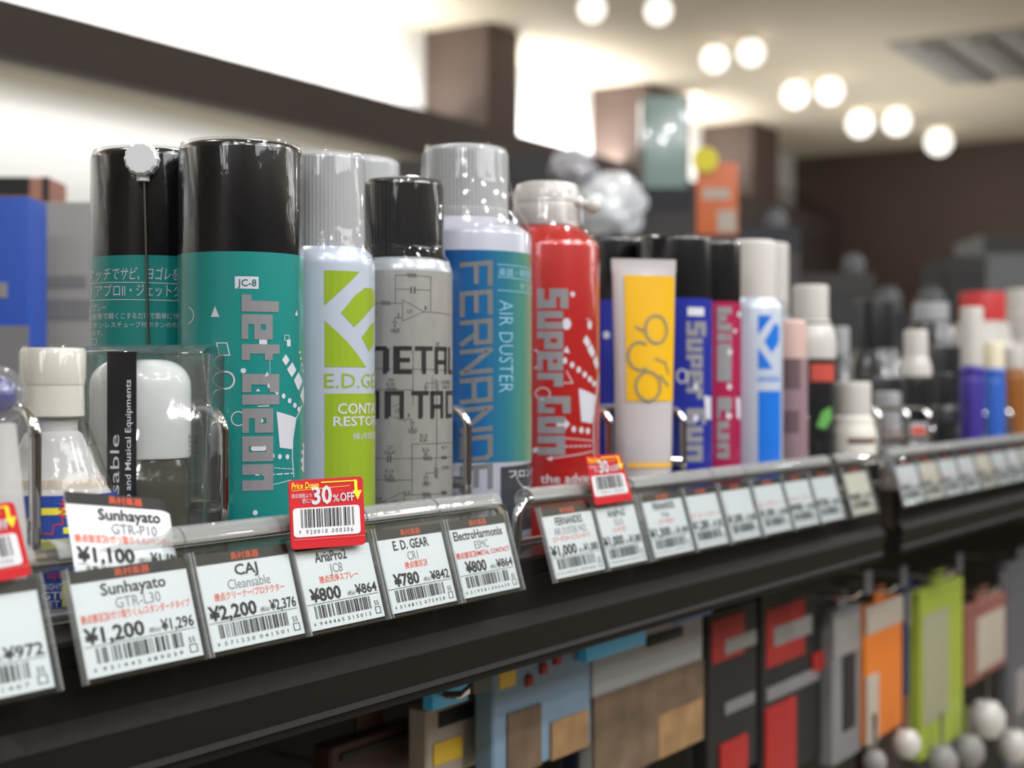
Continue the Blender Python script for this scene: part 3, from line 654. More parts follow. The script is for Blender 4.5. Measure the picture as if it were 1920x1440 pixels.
for k in range(9):
    a = math.radians(95 - k * 13); zz.append((62 + 58 * math.cos(a) + (4 if k % 2 else -4), 950 + 58 * math.sin(a) + (4 if k % 2 else -4)))
A.line(zz, 2.2); A.line([(112, 945), (122, 950), (110, 955), (122, 960), (110, 966), (121, 972)], 2.4)
A.text('Super', 88, 1085, 118, 1070).xf(lambda x, y: (g.S(x), g.H(y))); g.art('printed_pattern', A, mat('label_red', 'c3352a', .35), .0004)
A = Art().text('MIGHTY', g.S(80), g.H(1106), g.S(122), g.H(1095)).text('GTR-', g.S(80), g.H(1124), g.S(130), g.H(1110), bold=.01).text('NET 30', g.S(80), g.H(1140), g.S(131), g.H(1127)).text('Sunhayato', g.S(84), g.H(1158), g.S(190), g.H(1144), bold=.015)
g.art('lettering', A, WHITEINK, .0005)
# bottle further left
g2 = Can(0, pos=(.309, .043), r=.0182)
g2.root('bottle', 'translucent bottle cut by the frame edge, left of the ivory-capped one', 'bottle')
lathe('bottle_body', [(0, .001), (.017, .001), (.0182, .003), (.0182, .038), (.016, .044), (.010, .060), (.0085, .064), (0, .064)], BOTTLE, g2.o)
lathe('liquid', [(0, .002), (.0168, .002), (.0168, .036), (.014, .043), (0, .043)], mat('pale_liquid'), g2.o)
lathe('cap', cap_prof(.0095, .064, .094, .001), cp, g2.o)
g2.art('lettering', Art().text('GTR-L30 059"', -.005, .012, .002, .05, rot=1), INK, .0003)
# blue ball tipped applicator in a clear dome
pc = at_y(-6, 742, .004); zp = pc.z - SZ
gp = thing('applicator_bottle', (pc.x, pc.y, SZ), 'slim clear applicator under a clear dome with a dark blue ball tip', 'bottle')
kk = depth(pc) / F
lathe('bottle_body', [(0, 0.0005), (.0085, 0.0005), (.0088, .002), (.0088, .035), (.0055, zp - 52 * kk), (0, zp - 50 * kk)], BOTTLE, gp, n=32)
bm = bmesh.new(); bmesh.ops.create_uvsphere(bm, u_segments=24, v_segments=16, radius=38 * kk, matrix=Matrix.Translation((0, 0, zp))); finish(bm, 'ball_tip', mat('navy_ball', '1b2278', .2, coat=1, bump=.6, bscale=500), gp, 80)
bm = bmesh.new(); bmesh.ops.create_uvsphere(bm, u_segments=32, v_segments=20, radius=55 * kk, matrix=Matrix.Translation((0, 0, zp))); finish(bm, 'dome', clear_mat('dome_plastic', 'eef0f2', .08, .3, 90, .07), gp, 80)

# --- clear box with dispenser bottle
bc = at_y(284, 800, .041); Zb = depth(bc); kb = Zb / F
bx = thing('boxed_bottle', (bc.x, bc.y, SZ), 'bottle with rounded white cap in a clear plastic box with black band', 'boxed bottle', rz=AL - math.pi / 2)
# local x = camera right, local y = away
X = lambda px: (px - 284) * kb
ZZ = lambda py, off=0: CAM.z + (VPY - py) / F * (Zb + off) - SZ
hb = .0215
x0, x1 = X(163) * .96, X(405) * .96
bm = bmesh.new(); zt = ZZ(662, -hb)
vs = [[bm.verts.new((x, y, z)) for z in (.0005, zt)] for x, y in ((x0, -hb), (x1, -hb), (x1, hb), (x0, hb))]
for i in range(4): a, b = vs[i], vs[(i + 1) % 4]; bm.faces.new((a[0], b[0], b[1], a[1]))
bm.faces.new([v[0] for v in vs])
fl = []
for k in range(9):              # the domed tuck flap
    t = k / 8; fl.append([bm.verts.new((x0 + (x1 - x0) * (.02), -hb + 2 * hb * t, zt + .0035 * math.sin(math.pi * t))), bm.verts.new((x1, -hb + 2 * hb * t, zt + .0035 * math.sin(math.pi * t)))])
for a, b in zip(fl, fl[1:]): bm.faces.new((a[0], a[1], b[1], b[0]))
o = finish(bm, 'clear_box', PVC, bx, 20); o.modifiers.new('thick', 'SOLIDIFY').thickness = .0003
WGL = mat('glossy_white', 'f0f0f0', .18, coat=.8, sss=.05)
cx0, cx1 = X(167), X(360); cz0, cz1 = ZZ(862, -.018), ZZ(673, -.01)
cx = (cx0 + cx1) / 2; cr = (cx1 - cx0) / 2 * .97
P = [(cr * .98, cz0), (cr, cz0 + .0008), (cr, cz1 - cr * .62)]
for k in range(1, 9):
    t = math.pi / 2 * k / 8; P.append((cr * (.42 + .58 * math.cos(t)), cz1 - cr * .55 + cr * .55 * math.sin(t)))
P.append((0, cz1)); lathe('cap', P, WGL, bx, n=64, c=(cx, .0, 0), label='glossy white rounded cap')
br = cr * .97
lathe('bottle_body', [(0, .001), (br - .002, .001), (br, .003), (br, cz0 - .004), (br * .93, cz0), (0, cz0)], mat('olive_glass', '3b3c26', .12, coat=.8, trans=.25), bx, n=64, c=(cx, 0, 0), label='dark olive glass bottle')
box('leaflet', X(172), X(232), -hb + .001, -hb + .0014, .003, ZZ(836, -hb), mat('leaflet_paper', 'bdbcb4', .6), bx)
bxx0, bxx1 = X(229) * .96, X(284) * .96
bandm = mat('black_band', '101113', .3, coat=.3, bump=.3, bscale=60, stretch=(1, 1, .2))
bm = bmesh.new(); add_box(bm, bxx0, bxx1, -hb - .0008, -hb - .0003, .001, zt + .0003); add_box(bm, bxx0, bxx1, -hb - .0008, hb, zt + .0002, zt + .0005)
bmesh.ops.delete(bm, geom=[f for f in bm.faces if f.calc_center_median().z < -.1], context='FACES')
finish(bm, 'paper_band', bandm, bx, 0)
bt = Art()
yy = lambda py: ZZ(py, -hb)
xx = lambda px: (px - 284) * kb * .96
bt.text('Cleansable', xx(235), yy(1060), xx(252), yy(815), rot=1)
bt.build('lettering', lambda a, b: (a, -hb - .0011, b), mat('silver_ink', 'a7a8aa', .4), bx)
Art().text('for Audio and Musical Equipments', xx(263), yy(1010), xx(274), yy(712), rot=1, bold=.003).build('lettering', lambda a, b: (a, -hb - .0011, b), WHITEINK, bx)
A = Art()
for k, (a, s) in enumerate(((381, '接点クリーナー・プロテクター復活剤'), (392, '使用方法 接点の汚れを落とします'))):
    A.text(s, xx(a), yy(960), xx(a + 7), yy(815), rot=-1)
A.build('lettering', lambda a, b: (a, -hb - .0009, b), mat('dark_green_ink', '15322c', .5), bx)

# ------------------------------------------------------------------ wire dividers and rails
ZR = CAM.z - .0535              # tag rail height
def divider(px, label, y0=.027, ytop=766, back=.26):
    p = at_y(px, ytop, y0); zt_ = at_y(px, ytop, y0).z
    o = thing('shelf_divider', (p.x, y0, SZ), label, 'shelf divider', 'chrome shelf dividers')
    h_ = zt_ - SZ; bm = bmesh.new()
    add_tube(bm, [(0, back, .003), (0, back, h_ - .01)] + arc((0, back, .003), (0, back, h_), (0, 0, h_), .01) + arc((0, back, h_), (0, 0, h_), (0, 0, 0), .010, 8) + [(0, 0, .003)], .0022, 12)
    finish(bm, 'wire_loop', CHROME, o, 60)
    tube('foot_wire', [(0, 0, .034), (0, back, .034)], .0030, CHROME, o)
    return o
for px, lb in ((66, 'chrome wire divider left of the ivory-capped bottle'), (419, 'chrome wire divider in front of the front teal can'),
               (876, 'chrome wire divider in front of the white and blue can'), (1143, 'chrome wire divider right of the red can'),
               (1281, 'chrome wire divider before the cobalt can'), (1463, 'chrome wire divider beside the mauve bottle'), (1512, 'chrome wire divider before the green leaf bottle'),
               (1650, 'chrome wire divider by the dark gap between shelves'), (1702, 'chrome wire divider beside the small red and white label'),
               (1742, 'chrome wire divider just past the red and white label'), (1846, 'chrome wire divider before the royal blue bottle'), (1895, 'chrome wire divider nearest the far end')):
    divider(px, lb)
def rail(x0, x1, label):
    o = thing('front_rail', (x0, 0, SZ), label, 'rail')
    zr = ZR - SZ; L_ = x1 - x0
    bm = bmesh.new()
    add_tube(bm, [(-.001, .001, .002)] + arc((-.001, 0, .002), (-.001, 0, zr), (.05, 0, zr), .010, 8) + [(L_ * .3, 0, zr), (L_ * .7, 0, zr)] + arc((L_ - .1, 0, zr), (L_, 0, zr), (L_, 0, 0), .010, 8) + [(L_, .001, .002)], .0026, 14)
    finish(bm, 'top_wire', CHROME, o, 60)
    tube('bottom_wire', [(0, .004, .006), (L_, .004, .006)], .0022, CHROME, o)
    return o
gx = lambda px, y: at_y(px, 900, y).x
rail(.12, gx(944, 0), 'chrome basket rail carrying the nearest tags')
rail(gx(972, 0), gx(1652, 0), 'chrome basket rail carrying the tags from the blue can onward')
rail(gx(1690, 0), gx(2150, 0), 'chrome basket rail on the second shelf')

# ------------------------------------------------------------------ price tags
YT, YBt = -.0068, -.0160
ZT, ZBt = CAM.z - .0578, CAM.z - .0898
EAN_L = ['0001101', '0011001', '0010011', '0111101', '0100011', '0110001', '0101111', '0111011', '0110111', '0001011']
def barcode(A, code, x0, x1, y0, y1, m=None):
    bits = '101'
    par = ['LLLLLL', 'LLGLGG', 'LLGGLG', 'LLGGGL', 'LGLLGG', 'LGGLLG', 'LGGGLL', 'LGLGLG', 'LGLGGL', 'LGGLGL'][int(code[0])]
    inv = lambda s: ''.join('1' if c == '0' else '0' for c in s)
    for ch, p in zip(code[1:7], par):
        s = EAN_L[int(ch)]; bits += s if p == 'L' else inv(s)[::-1]
    bits += '01010' + ''.join(inv(EAN_L[int(c)]) for c in code[7:]) + '101'
    wq = (x1 - x0) / len(bits); i = 0
    while i < len(bits):
        if bits[i] == '1':
            j = i
            while j < len(bits) and bits[j] == '1': j += 1
            A.rect(x0 + i * wq, y0, x0 + j * wq, y1); i = j
        else: i += 1
dv = Vector((0, YBt - YT, ZBt - ZT)); Hc = dv.length; dvn = dv.normalized(); NRM = Vector((0, -abs(dvn.z), abs(dvn.y) * 1)).normalized()
ROLL = clear_mat('clear_roll', 'e6eaea', .06, .12, 80, .16, refl=.10)
EDGE = clear_mat('clear_edge', 'e4e8e8', .08, 0, 80, .16, refl=.12)
def ribbon(name, P, x0, x1, m, parent, th=.0005, label=None):
    bm = bmesh.new(); a = [bm.verts.new((x0, y, z)) for y, z in P]; b = [bm.verts.new((x1, y, z)) for y, z in P]
    for i in range(len(P) - 1): bm.faces.new((a[i], b[i], b[i + 1], a[i + 1]))
    me = bpy.data.meshes.new(name); bm.to_mesh(me); bm.free(); me.shade_flat()
    o = link(name, me, m, parent, label); md = o.modifiers.new('thick', 'SOLIDIFY'); md.thickness = th; md.offset = 0
    return o
def holder(parent, W):
    # profile in local (y, z): rolled over the rail, down behind the card, round the foot and up in front
    zr = ZR - ZT; R = []
    for k in range(25):
        a = math.radians(-60 + 240 * k / 24); R.append((-YT + .0052 * math.cos(a), zr + .0052 * math.sin(a)))
    x0, x1 = -.0018, W + .0018
    ribbon('rolled_clip', R, x0, x1, ROLL, parent, .0006, 'hazy clear roll over the rail')
    n_ = NRM; P = [R[-1]]
    for off, t in ((-.0008, .001), (-.0008, Hc + .0005)): q_ = dvn * t + n_ * off; P.append((q_.y, q_.z))
    for k in range(5):
        a = math.pi * k / 4; q_ = dvn * (Hc + .0006 + .0012 * math.sin(a)) + n_ * (.0003 - .0011 * math.cos(a)); P.append((q_.y, q_.z))
    q_ = dvn * (-.0015) + n_ * .0014; P.append((q_.y, q_.z))
    ribbon('pocket', P, x0, x1, ACR, parent, .0004, 'clear plastic pocket')
    for xa in (x0, x1 - .0007):
        bm = bmesh.new()
        for t0, t1 in ((-.001, Hc + .0016),):
            c = []
            for x in (xa, xa + .0007):
                for off in (-.0010, .0016):
                    for t in (t0, t1): q_ = dvn * t + n_ * off; c.append(bm.verts.new((x, q_.y, q_.z)))
            for f in ((0, 1, 3, 2), (4, 6, 7, 5), (0, 4, 5, 1), (2, 3, 7, 6), (0, 2, 6, 4), (1, 5, 7, 3)): bm.faces.new([c[k] for k in f])
        finish(bm, 'pocket_edge', EDGE, parent, 0)
def card_print(root, M, d, hi=True, header=True):
    """M(u, v, eps) maps the card; d holds the words"""
    fn = lambda e: (lambda u, v: M(u, v, e))
    Art().rect(0, 0, 1, .115).build('header_band', fn(.00010), HEADER, root, step=.05)
    Art().text('島村楽器', .37, .10, .67, .015, bold=.01).build('lettering', fn(.00016), ORHEAD, root)
    A = Art()
    if 'brand' in d: a, b = d.get('bu', (.23, .79)); A.text(d['brand'], a, d.get('bd', .26), b, .145, bold=.018)
    if 'price' in d:
        a, b = d.get('pu', (.03, .53)); A.text(d['price'], a, .69, b, .54, bold=.03)
        A.text('(税込)', .565, .695, .665, .635); A.text(d['tax'], .675, .69, .97, .575, bold=.02)
    A.rect(.02, .712, .975, .718)
    if 'code' in d:
        barcode(A, d['code'], .10, .84, .735, .88)
        c = d['code']; A.text(c[0], .055, .955, .08, .915); A.text(' '.join(c[1:7]), .13, .955, .45, .915); A.text(' '.join(c[7:]), .50, .955, .82, .915)
        A.text('55', .89, .855, .95, .80); A.line([(.89, .875), (.955, .875), (.955, .95), (.89, .95), (.89, .875)], .008)
    A.build('lettering', fn(.00012), INK, root)
    if 'model' in d: a, b = d.get('mu', (.33, .72)); Art().text(d['model'], a, .40, b, .295).build('lettering', fn(.00012), INKG, root)
    if 'desc' in d: a, b = d.get('du', (.03, .97)); Art().text(d['desc'], a, .50, b, .415, bold=.012).build('lettering', fn(.00012), d.get('dc', INKO), root)
TAGS = 'price tags along the front rail'
def price_tag(pl, pr, label, d, W=None, tint=None):
    xl = at_y(pl, 1100, YBt).x; xr = at_y(pr, 1100, YBt).x
    if W: xl = xr - W
    Wd = xr - xl
    o = thing('price_tag', (xl, YT, ZT), label, 'price tag', TAGS)
    M = lambda u, v, e: Vector((u * Wd, 0, 0)) + dvn * (v * Hc) + NRM * e
    c = Art().rect(0, 0, 1, 1).build('card', lambda u, v: M(u, v, 0), tint or PAPER, o)
    md = c.modifiers.new('thick', 'SOLIDIFY'); md.thickness = .0002; md.offset = 1
    # sub-parts of the card
    card_print(c, M, d)
    holder(o, Wd); return o, xl, xr
# fix winding so that cards face the shop
price_tag(0, 103, 'price tag ending ¥972, cut by the left frame edge', dict(price='¥900', tax='¥972', code='4993001001407', desc='接点復活剤/スプレー', du=(.1, .5)), W=.05)
price_tag(165, 382, 'price tag at ¥1,200, the lower card of the overlapping pair', dict(brand='Sunhayato', model='GTR-L30', desc='接点復活剤/ガリ取りくん/スタンダードタイプ', price='¥1,200', tax='¥1,296', code='4931442489039'))
price_tag(400, 572, 'price tag at ¥2,200 below the clear boxed bottle', dict(brand='CAJ', bu=(.38, .63), model='Cleansable', mu=(.28, .74), desc='接点クリーナー/プロテクター', du=(.12, .88), price='¥2,200', tax='¥2,376', code='4571220041501'))
price_tag(583, 722, '¥800 price tag under the nearer fully visible red 30%OFF sticker', dict(brand='AriaPro2', bu=(.24, .66), model='JC8', mu=(.4, .57), desc='接点洗浄スプレー', du=(.24, .76), price='¥800', pu=(.08, .48), tax='¥864', code='4944465515012'))
price_tag(736, 857, 'price tag at ¥780 below the lime and silver cans', dict(brand='E. D. GEAR', bu=(.22, .76), model='CR1', mu=(.4, .56), desc='接点復活剤', du=(.33, .67), price='¥780', pu=(.12, .5), tax='¥842', code='4514812075928'))
price_tag(870, 975, 'price tag at ¥800 beside the end of the nearest rail, no sticker', dict(brand='ElectroHarmonix', bu=(.06, .92), model='ESMC', mu=(.38, .62), desc='接点復活剤/METAL CONTACT', dc=INKR, price='¥800', pu=(.14, .5), tax='¥864', code='4519581006630'))
price_tag(1042, 1135, 'price tag at ¥1,000 without sticker, first on the second rail', dict(brand='FERNANDES', bu=(.24, .78), model='AIR DUSTER 942S', mu=(.18, .82), desc='エアーダスター/スプレイタイプ', du=(.12, .86), price='¥1,000', tax='¥1,080', code='4514922189386'))
price_tag(1141, 1214, '¥1,000 price tag under the farther red 30%OFF sticker', dict(brand='AriaPro2', bu=(.28, .72), model='SG10', mu=(.4, .62), desc='スーパーガン', du=(.33, .67), price='¥1,000', tax='¥1,080', code='4944465515043'))
CREAM = mat('cream_paper', 'd8d2c4', .45, var=.01)
bl = [(1228, 1302, 'third tag past the wire end', dict(brand='FERNANDES', bu=(.24, .78), model='946', mu=(.4, .6), desc='エアーダスター', du=(.3, .7), price='¥1,300', tax='¥1,404', code='4514922189393'), None),
      (1308, 1366, 'out of focus price tag below the pair of divider wires by the yellow tube', dict(desc='クリーナー', price='¥1,280', tax='¥1,382', code='4514812075935'), None),
      (1374, 1427, 'out of focus price tag below the cobalt can', dict(price='¥1,000', tax='¥1,080', code='4944465515050'), None),
      (1434, 1486, 'out of focus price tag below the pink can', dict(desc='スプレー', price='¥1,000', tax='¥1,080', code='4944465515067'), None),
      (1490, 1536, 'out of focus price tag below the blue-emblem can', dict(desc='クリーナー', price='¥980', tax='¥1,058', code='4944465515074', dc=INKR), None),
      (1540, 1584, 'out of focus price tag below the mauve bottle', dict(price='¥780', tax='¥842', code='4944465515081'), None),
      (1601, 1643, 'out of focus cream price tag just left of the dark shelf gap', dict(price='¥680', tax='¥734', code='4944465515098'), CREAM)]
for a, b, lb, d, t in bl:
    if lb.startswith('third'): lb = 'slightly blurred price tag just past the farther red sticker'
    price_tag(a, b, lb, d, tint=t)
nm = ['just past the dark shelf gap', 'second past the dark shelf gap', 'third past the dark shelf gap', 'fourth past the dark shelf gap', 'fifth past the dark shelf gap', 'sixth past the dark shelf gap', 'seventh past the dark shelf gap', 'eighth past the dark shelf gap', 'last before the far frame edge']
xs0 = at_y(1697, 1000, YBt).x
for i, n_ in enumerate(nm):
    a = xs0 + i * .0535; o, _, _ = price_tag(0, 0, 'blurred price tag on the second shelf, ' + n_, dict(price='¥980', tax='¥1,058', desc='クリーナー' if i % 2 else 'ポリッシュ', code='49444655151%02d' % i), W=None, tint=CREAM if i % 3 == 1 else None) if False else (None, 0, 0)
    Wd = .050
    o = thing('price_tag', (a, YT, ZT), 'blurred price tag on the second shelf, ' + n_, 'price tag', TAGS)
    M = lambda u, v, e, Wd=Wd: Vector((u * Wd, 0, 0)) + dvn * (v * Hc) + NRM * e
    c = Art().rect(0, 0, 1, 1).build('card', lambda u, v: M(u, v, 0), CREAM if i % 3 == 1 else PAPER, o); md = c.modifiers.new('thick', 'SOLIDIFY'); md.thickness = .0002; md.offset = 1
    card_print(c, M, dict(price='¥980', tax='¥1,058', desc=('クリーナー', 'ポリッシュ')[i % 2], code='49444655151%02d' % (10 + i)))
    holder(o, Wd)

def quad_map(tl, tr, br, bl_):
    nn = (tr - tl).cross(bl_ - tl).normalized()
    if nn.dot(CAM - tl) < 0: nn = -nn
    return lambda u, v, e=0: (tl * (1 - u) * (1 - v) + tr * u * (1 - v) + br * u * v + bl_ * (1 - u) * v) + nn * e
# loose card standing behind the GTR-L30 tag
tl = at_y(119, 921, -.0014); tr = at_y(329, 938, -.0016)
ex = (tr - tl); up_ = (at_y(138, 1050, -.0060) - tl); hgt = ex.length * .66; bl_ = tl + up_.normalized() * hgt
q4 = quad_map(tl, tl + ex, tl + ex + up_.normalized() * hgt, bl_)
o = thing('price_card', tl, 'loose tilted price card standing behind the ¥1,200 tag', 'price card')
def M4(u, v, e): return q4(u, v, e) + (Vector((0, .0035, -.0012)) * max(0, u - .8) * 25 * (u - .8)) - tl
c = Art().rect(0, 0, 1, 1).build('card', lambda u, v: M4(u, v, 0), PAPER, o, step=.05); md = c.modifiers.new('thick', 'SOLIDIFY'); md.thickness = .0002; md.offset = 1
card_print(c, lambda u, v, e: M4(u, v, e + .0002), dict(brand='Sunhayato', bu=(.26, .82), model='GTR-P10', mu=(.36, .77), desc='接点復活剤/ガリ取りくん/ペンタイプ', price='¥1,100', tax='¥1,188', code='4931442489022'))

def sticker(c4, label, full=True, y=(-.0085, -.0112)):
    (a, b, c_, d) = c4
    P = [at_y(a[0], a[1], y[0]), at_y(b[0], b[1], y[0]), at_y(c_[0], c_[1], y[1]), at_y(d[0], d[1], y[1])]
    qm = quad_map(*P); org = P[0].copy(); fn = lambda e: (lambda u, v: qm(u, v, e) - org)
    o = thing('discount_sticker', org, label, 'sticker', 'red discount stickers')
    m_ = Art().poly(rrect(0, 0, 1, 1, .06)).build('card', fn(0), REDCARD, o, step=.1); md = m_.modifiers.new('thick', 'SOLIDIFY'); md.thickness = .0004; md.offset = 1
    Art().poly(rrect(.03, .41, .93, .86 - .03, .05)).build('white_panel', fn(.0002), mat('sticker_white', 'cdced2', .4), m_)
    A = Art().line([(.42, .055), (.90, .055), (.90, .2)], .018).poly([(.84, .2), (.97, .2), (.905, .34)]).line([(.88, .055), (.88, .2)], .03)
    A.text('Price Down', .03, .13, .38, .04, bold=.008, shear=.02).line([(.03, .155), (.8, .125)], .006)
    A.build('lettering', fn(.0003), YEL, m_, label='yellow lettering and arrow')
    A = Art().text('表示価格より', .02, .265, .28, .20).text('更に!', .15, .345, .27, .28).text('30', .28, .36, .55, .10, bold=.03).text('%', .56, .345, .65, .24, bold=.01).text('OFF', .66, .345, .86, .22, bold=.02)
    A.build('lettering', fn(.0003), WHITEINK, m_)
    A = Art(); barcode(A, '9920010000306', .13, .84, .43, .70); A.text('9', .10, .79, .12, .73).text('9 2 0 0 1 0', .19, .79, .47, .73).text('0 0 0 3 0 6', .53, .79, .82, .73)
    A.build('barcode', fn(.0003), INK, m_)
    Art().rect(.02, .862, .98, .868).build('fold_line', fn(.0004), mat('pale_fold', 'd87a72', .5), m_)
sticker(((541, 901), (680, 893), (686, 1021), (547, 1031)), 'red 30%OFF sticker in front of the lime can')
sticker(((1098, 855), (1163, 851), (1187, 937), (1116, 948)), 'red 30%OFF sticker in front of the red can')
sticker(((-135, 962), (26, 940), (60, 1078), (-112, 1112)), 'red discount sticker with yellow arrow, cut by the left frame edge')

# ------------------------------------------------------------------ shelves
YF = -.0035
def zpx(px, py, y): return at_y(px, py, y).z
SHELF = mat('dark_brown_laminate', '141211', .5, var=.25, vscale=6, stretch=(.3, 6, 20), bump=.03, bscale=600, spec=.12)
BOARD = mat('board_top', '3a342f', .35, var=.2, vscale=8, stretch=(.4, 8, 8))
def shelf_unit(x0, x1, label):
    o = thing('shelf', (x0, 0, SZ), label, 'shelf'); L_ = x1 - x0
    box('board', 0, L_, 0.0, .34, -.030, -.0006, BOARD, o)
    z1 = zpx(914, 1192, YF - .003) - SZ; z2 = zpx(914, 1258, YF - .004) - SZ; z3 = zpx(914, 1271, YF) - SZ
    P = [(.0, -.0006), (YF, -.0012), (YF, -.008), (YF - .0008, -.0085), (YF, -.0095), (YF + .0005, z1 + .006), (YF - .004, z1 + .0006), (YF - .0046, z1), (YF - .004, z1 - .001), (YF - .002, z2 + .002), (YF - .0035, z2), (YF - .002, z2 - .0008), (YF - .002, z3 + .001), (YF, z3), (.0, z3)]
    bm = bmesh.new(); a = [bm.verts.new((0, y, z)) for y, z in P]; b = [bm.verts.new((L_, y, z)) for y, z in P]
    for i in range(len(P)): j = (i + 1) % len(P); bm.faces.new((a[i], b[i], b[j], a[j]))
    bm.faces.new(a); bm.faces.new(list(reversed(b))); finish(bm, 'fascia', SHELF, o, 20)
    box('back_rail', 0, L_, .335, .345, 0, .012, CHROME, o)
    return z3
xe1 = at_y(1650, 1000, YF).x; xe2 = at_y(1684, 1000, YF).x
z3 = shelf_unit(-.5, xe1, 'near dark brown shelf holding the spray cans')
shelf_unit(xe2, 6.0, 'far dark brown shelf beyond the dark gap')
up = thing('shelf_upright', (xe1, 0, 0), 'black upright in the gap between the two shelves', 'upright')
box('bracket', .002, xe2 - xe1 - .002, .012, .30, SZ - .05, SZ + .02, mat('black_metal', '121214', .4, .5), up)
box('post', .002, xe2 - xe1 - .002, .30, .34, 0, SZ + .03, MATS['black_metal'], up)
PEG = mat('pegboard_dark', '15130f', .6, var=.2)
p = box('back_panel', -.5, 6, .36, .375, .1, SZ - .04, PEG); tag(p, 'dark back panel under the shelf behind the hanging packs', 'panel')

# ------------------------------------------------------------------ hanging packs below
def hook(x, z, yf, label):
    o = thing('display_hook', (x, yf, z), label, 'hook', 'hooks under the shelf')
    tube('prong', [(0, .36 - yf, 0), (0, .01, 0), (0, 0, .001), (0, -.006, .006)], .002, CHROME, o, 8)
    box('end_plate', -.008, .008, -.012, -.010, .004, .022, mat('clear_ticket', '4c4c4e', .4), o)
def pack(px0, px1, py0, py1, y, label, base, pieces, thick=.012, name='hanging_pack', slant=True, cat='pack'):
    """bag whose face lies parallel to the shelf; pieces: (part name, u0, v0, u1, v1, material, proud)"""
    a = at_y(px0, py0, y); b = at_y(px1, py0, y); zb_ = at_y(px0, py1, y).z; W_ = b.x - a.x; H_ = a.z - zb_
    o = thing(name, (a.x, y, zb_), label, cat)
    bm = bmesh.new(); add_box(bm, 0, W_, 0, thick, 0, H_, min(thick, W_) * .25, 3); finish(bm, 'bag', base, o)
    for i_, (pn, u0, v0, u1, v1, m_, pr) in enumerate(pieces):
        pr += i_ * .0004; bm = bmesh.new(); add_box(bm, u0 * W_, u1 * W_, -pr, .0008, (1 - v1) * H_, (1 - v0) * H_, pr * .4, 2); finish(bm, pn, m_, o)
    box('hang_tab', W_ * .35, W_ * .65, thick * .4, thick * .5, H_, H_ + .012, base, o)
    return o
PB = mat('powder_blue_card', '6f889e', .5, var=.08); PG = mat('pale_grey_card', '8e8e90', .5); BR = mat('brown_picture', '5f4e3d', .5, var=.75, vscale=45)
TAN = mat('tan_picture', '8a6c48', .5, var=.6, vscale=50); RD = mat('scarlet_cloth', '8e1715', .5, var=.15); BK = mat('black_cloth', '0b0b0d', .6); NV = mat('navy_card', '2b2f55', .5)
ORG = mat('orange_card', 'bb661b', .5); LG = mat('yellow_green_card', '84922e', .5); GR = mat('grey_strap', '6b6a6c', .6); LGR = mat('light_grey_card', '7c7a78', .5); CY = mat('cyan_plastic', '45b4ee', .3)
MR = mat('maroon_card', '34191b', .5); CR = mat('cream_card', '9b9286', .5); YC = mat('mustard_card', 'c9a634', .5)
pack(925, 1108, 1215, 1470, .05, 'powder blue hanging card with a yellow square and tan pictures', PB, [('printed_square', .05, .10, .2, .32, YC, .0008), ('picture', .12, .52, .45, 1, BR, .0009), ('picture', .55, .7, .95, 1, TAN, .0009), ('red_mark', .3, .28, .36, .36, RD, .0008), ('red_mark', .44, .22, .5, .3, RD, .0008), ('red_mark', .58, .18, .64, .26, RD, .0008), ('dark_strip', .40, .14, .95, .2, MR, .0008)])
pack(1112, 1318, 1163, 1480, .05, 'pale grey header card above a brown patterned bag', PG, [('picture', 0, .46, 1, 1, BR, .0009), ('picture', .55, .72, .98, 1, TAN, .0009), ('printed_stroke', .45, .20, .78, .26, BK, .0008)], thick=.010)
for k in range(8): pass
pack(800, 905, 1330, 1470, .07, 'cream hanging card with a mustard patch, below the shelf edge', CR, [('picture', .1, .5, .6, .8, YC, .001), ('dark_mark', .2, .1, .8, .3, BK, .0008)])
pack(1328, 1420, 1150, 1480, .06, 'black and scarlet strap bag, left one of the pair', BK, [('red_panel', .05, .05, .7, .3, RD, .0009), ('grey_band', .3, .18, .95, .27, LGR, .0009), ('grey_band', .3, .55, .9, .62, GR, .0009), ('red_panel', .2, .78, .75, 1, RD, .0009)])
pack(1428, 1556, 1110, 1480, .06, 'black and scarlet strap bag, right one of the pair', BK, [('red_panel', .05, .1, .6, .4, RD, .0009), ('grey_band', .15, .2, .7, .3, LGR, .0009), ('grey_band', .05, .5, .8, .57, GR, .0009), ('red_panel', .03, .6, .45, 1, RD, .0009), ('red_panel', .7, .42, .95, .52, RD, .0009)])
pack(1562, 1618, 1150, 1440, .05, 'grey cable coil bag left of the orange card', GR, [('light_band', 0, .05, .9, .3, LGR, .0009), ('dark_core', .3, .3, .7, .8, BK, .0009)])
pack(1624, 1692, 1140, 1400, .045, 'bright orange hanging card with cream top', ORG, [('cream_panel', 0, .0, 1, .2, CR, .001), ('cream_panel', .0, .5, .3, 1, CR, .001)])
pack(1698, 1732, 1110, 1370, .05, 'narrow navy card between the orange and yellow green ones', NV, [('grey_panel', .1, .02, .9, .25, LGR, .001)])
pack(1726, 1806, 1110, 1430, .04, 'yellow green hanging card with pale centre', LG, [('pale_panel', .05, .15, .62, .8, mat('pale_olive_print', '85856c', .5), .001)])
pack(1812, 1886, 1140, 1290, .05, 'brown and white oval pack at the far right', mat('rust_card', '7a4a40', .5), [('white_oval', .25, .2, .95, .9, CR, .0009)])
pack(1890, 1960, 1060, 1480, .05, 'dark grey card cut by the right frame edge', mat('slate_card', '4a4b50', .5), [('pale_panel', .2, .5, .8, .7, LGR, .0009)])
pack(620, 790, 1400, 1500, .09, 'dark maroon pack in shadow low under the shelf', MR, [('dark_strip', .1, .2, .9, .35, BK, .001)])
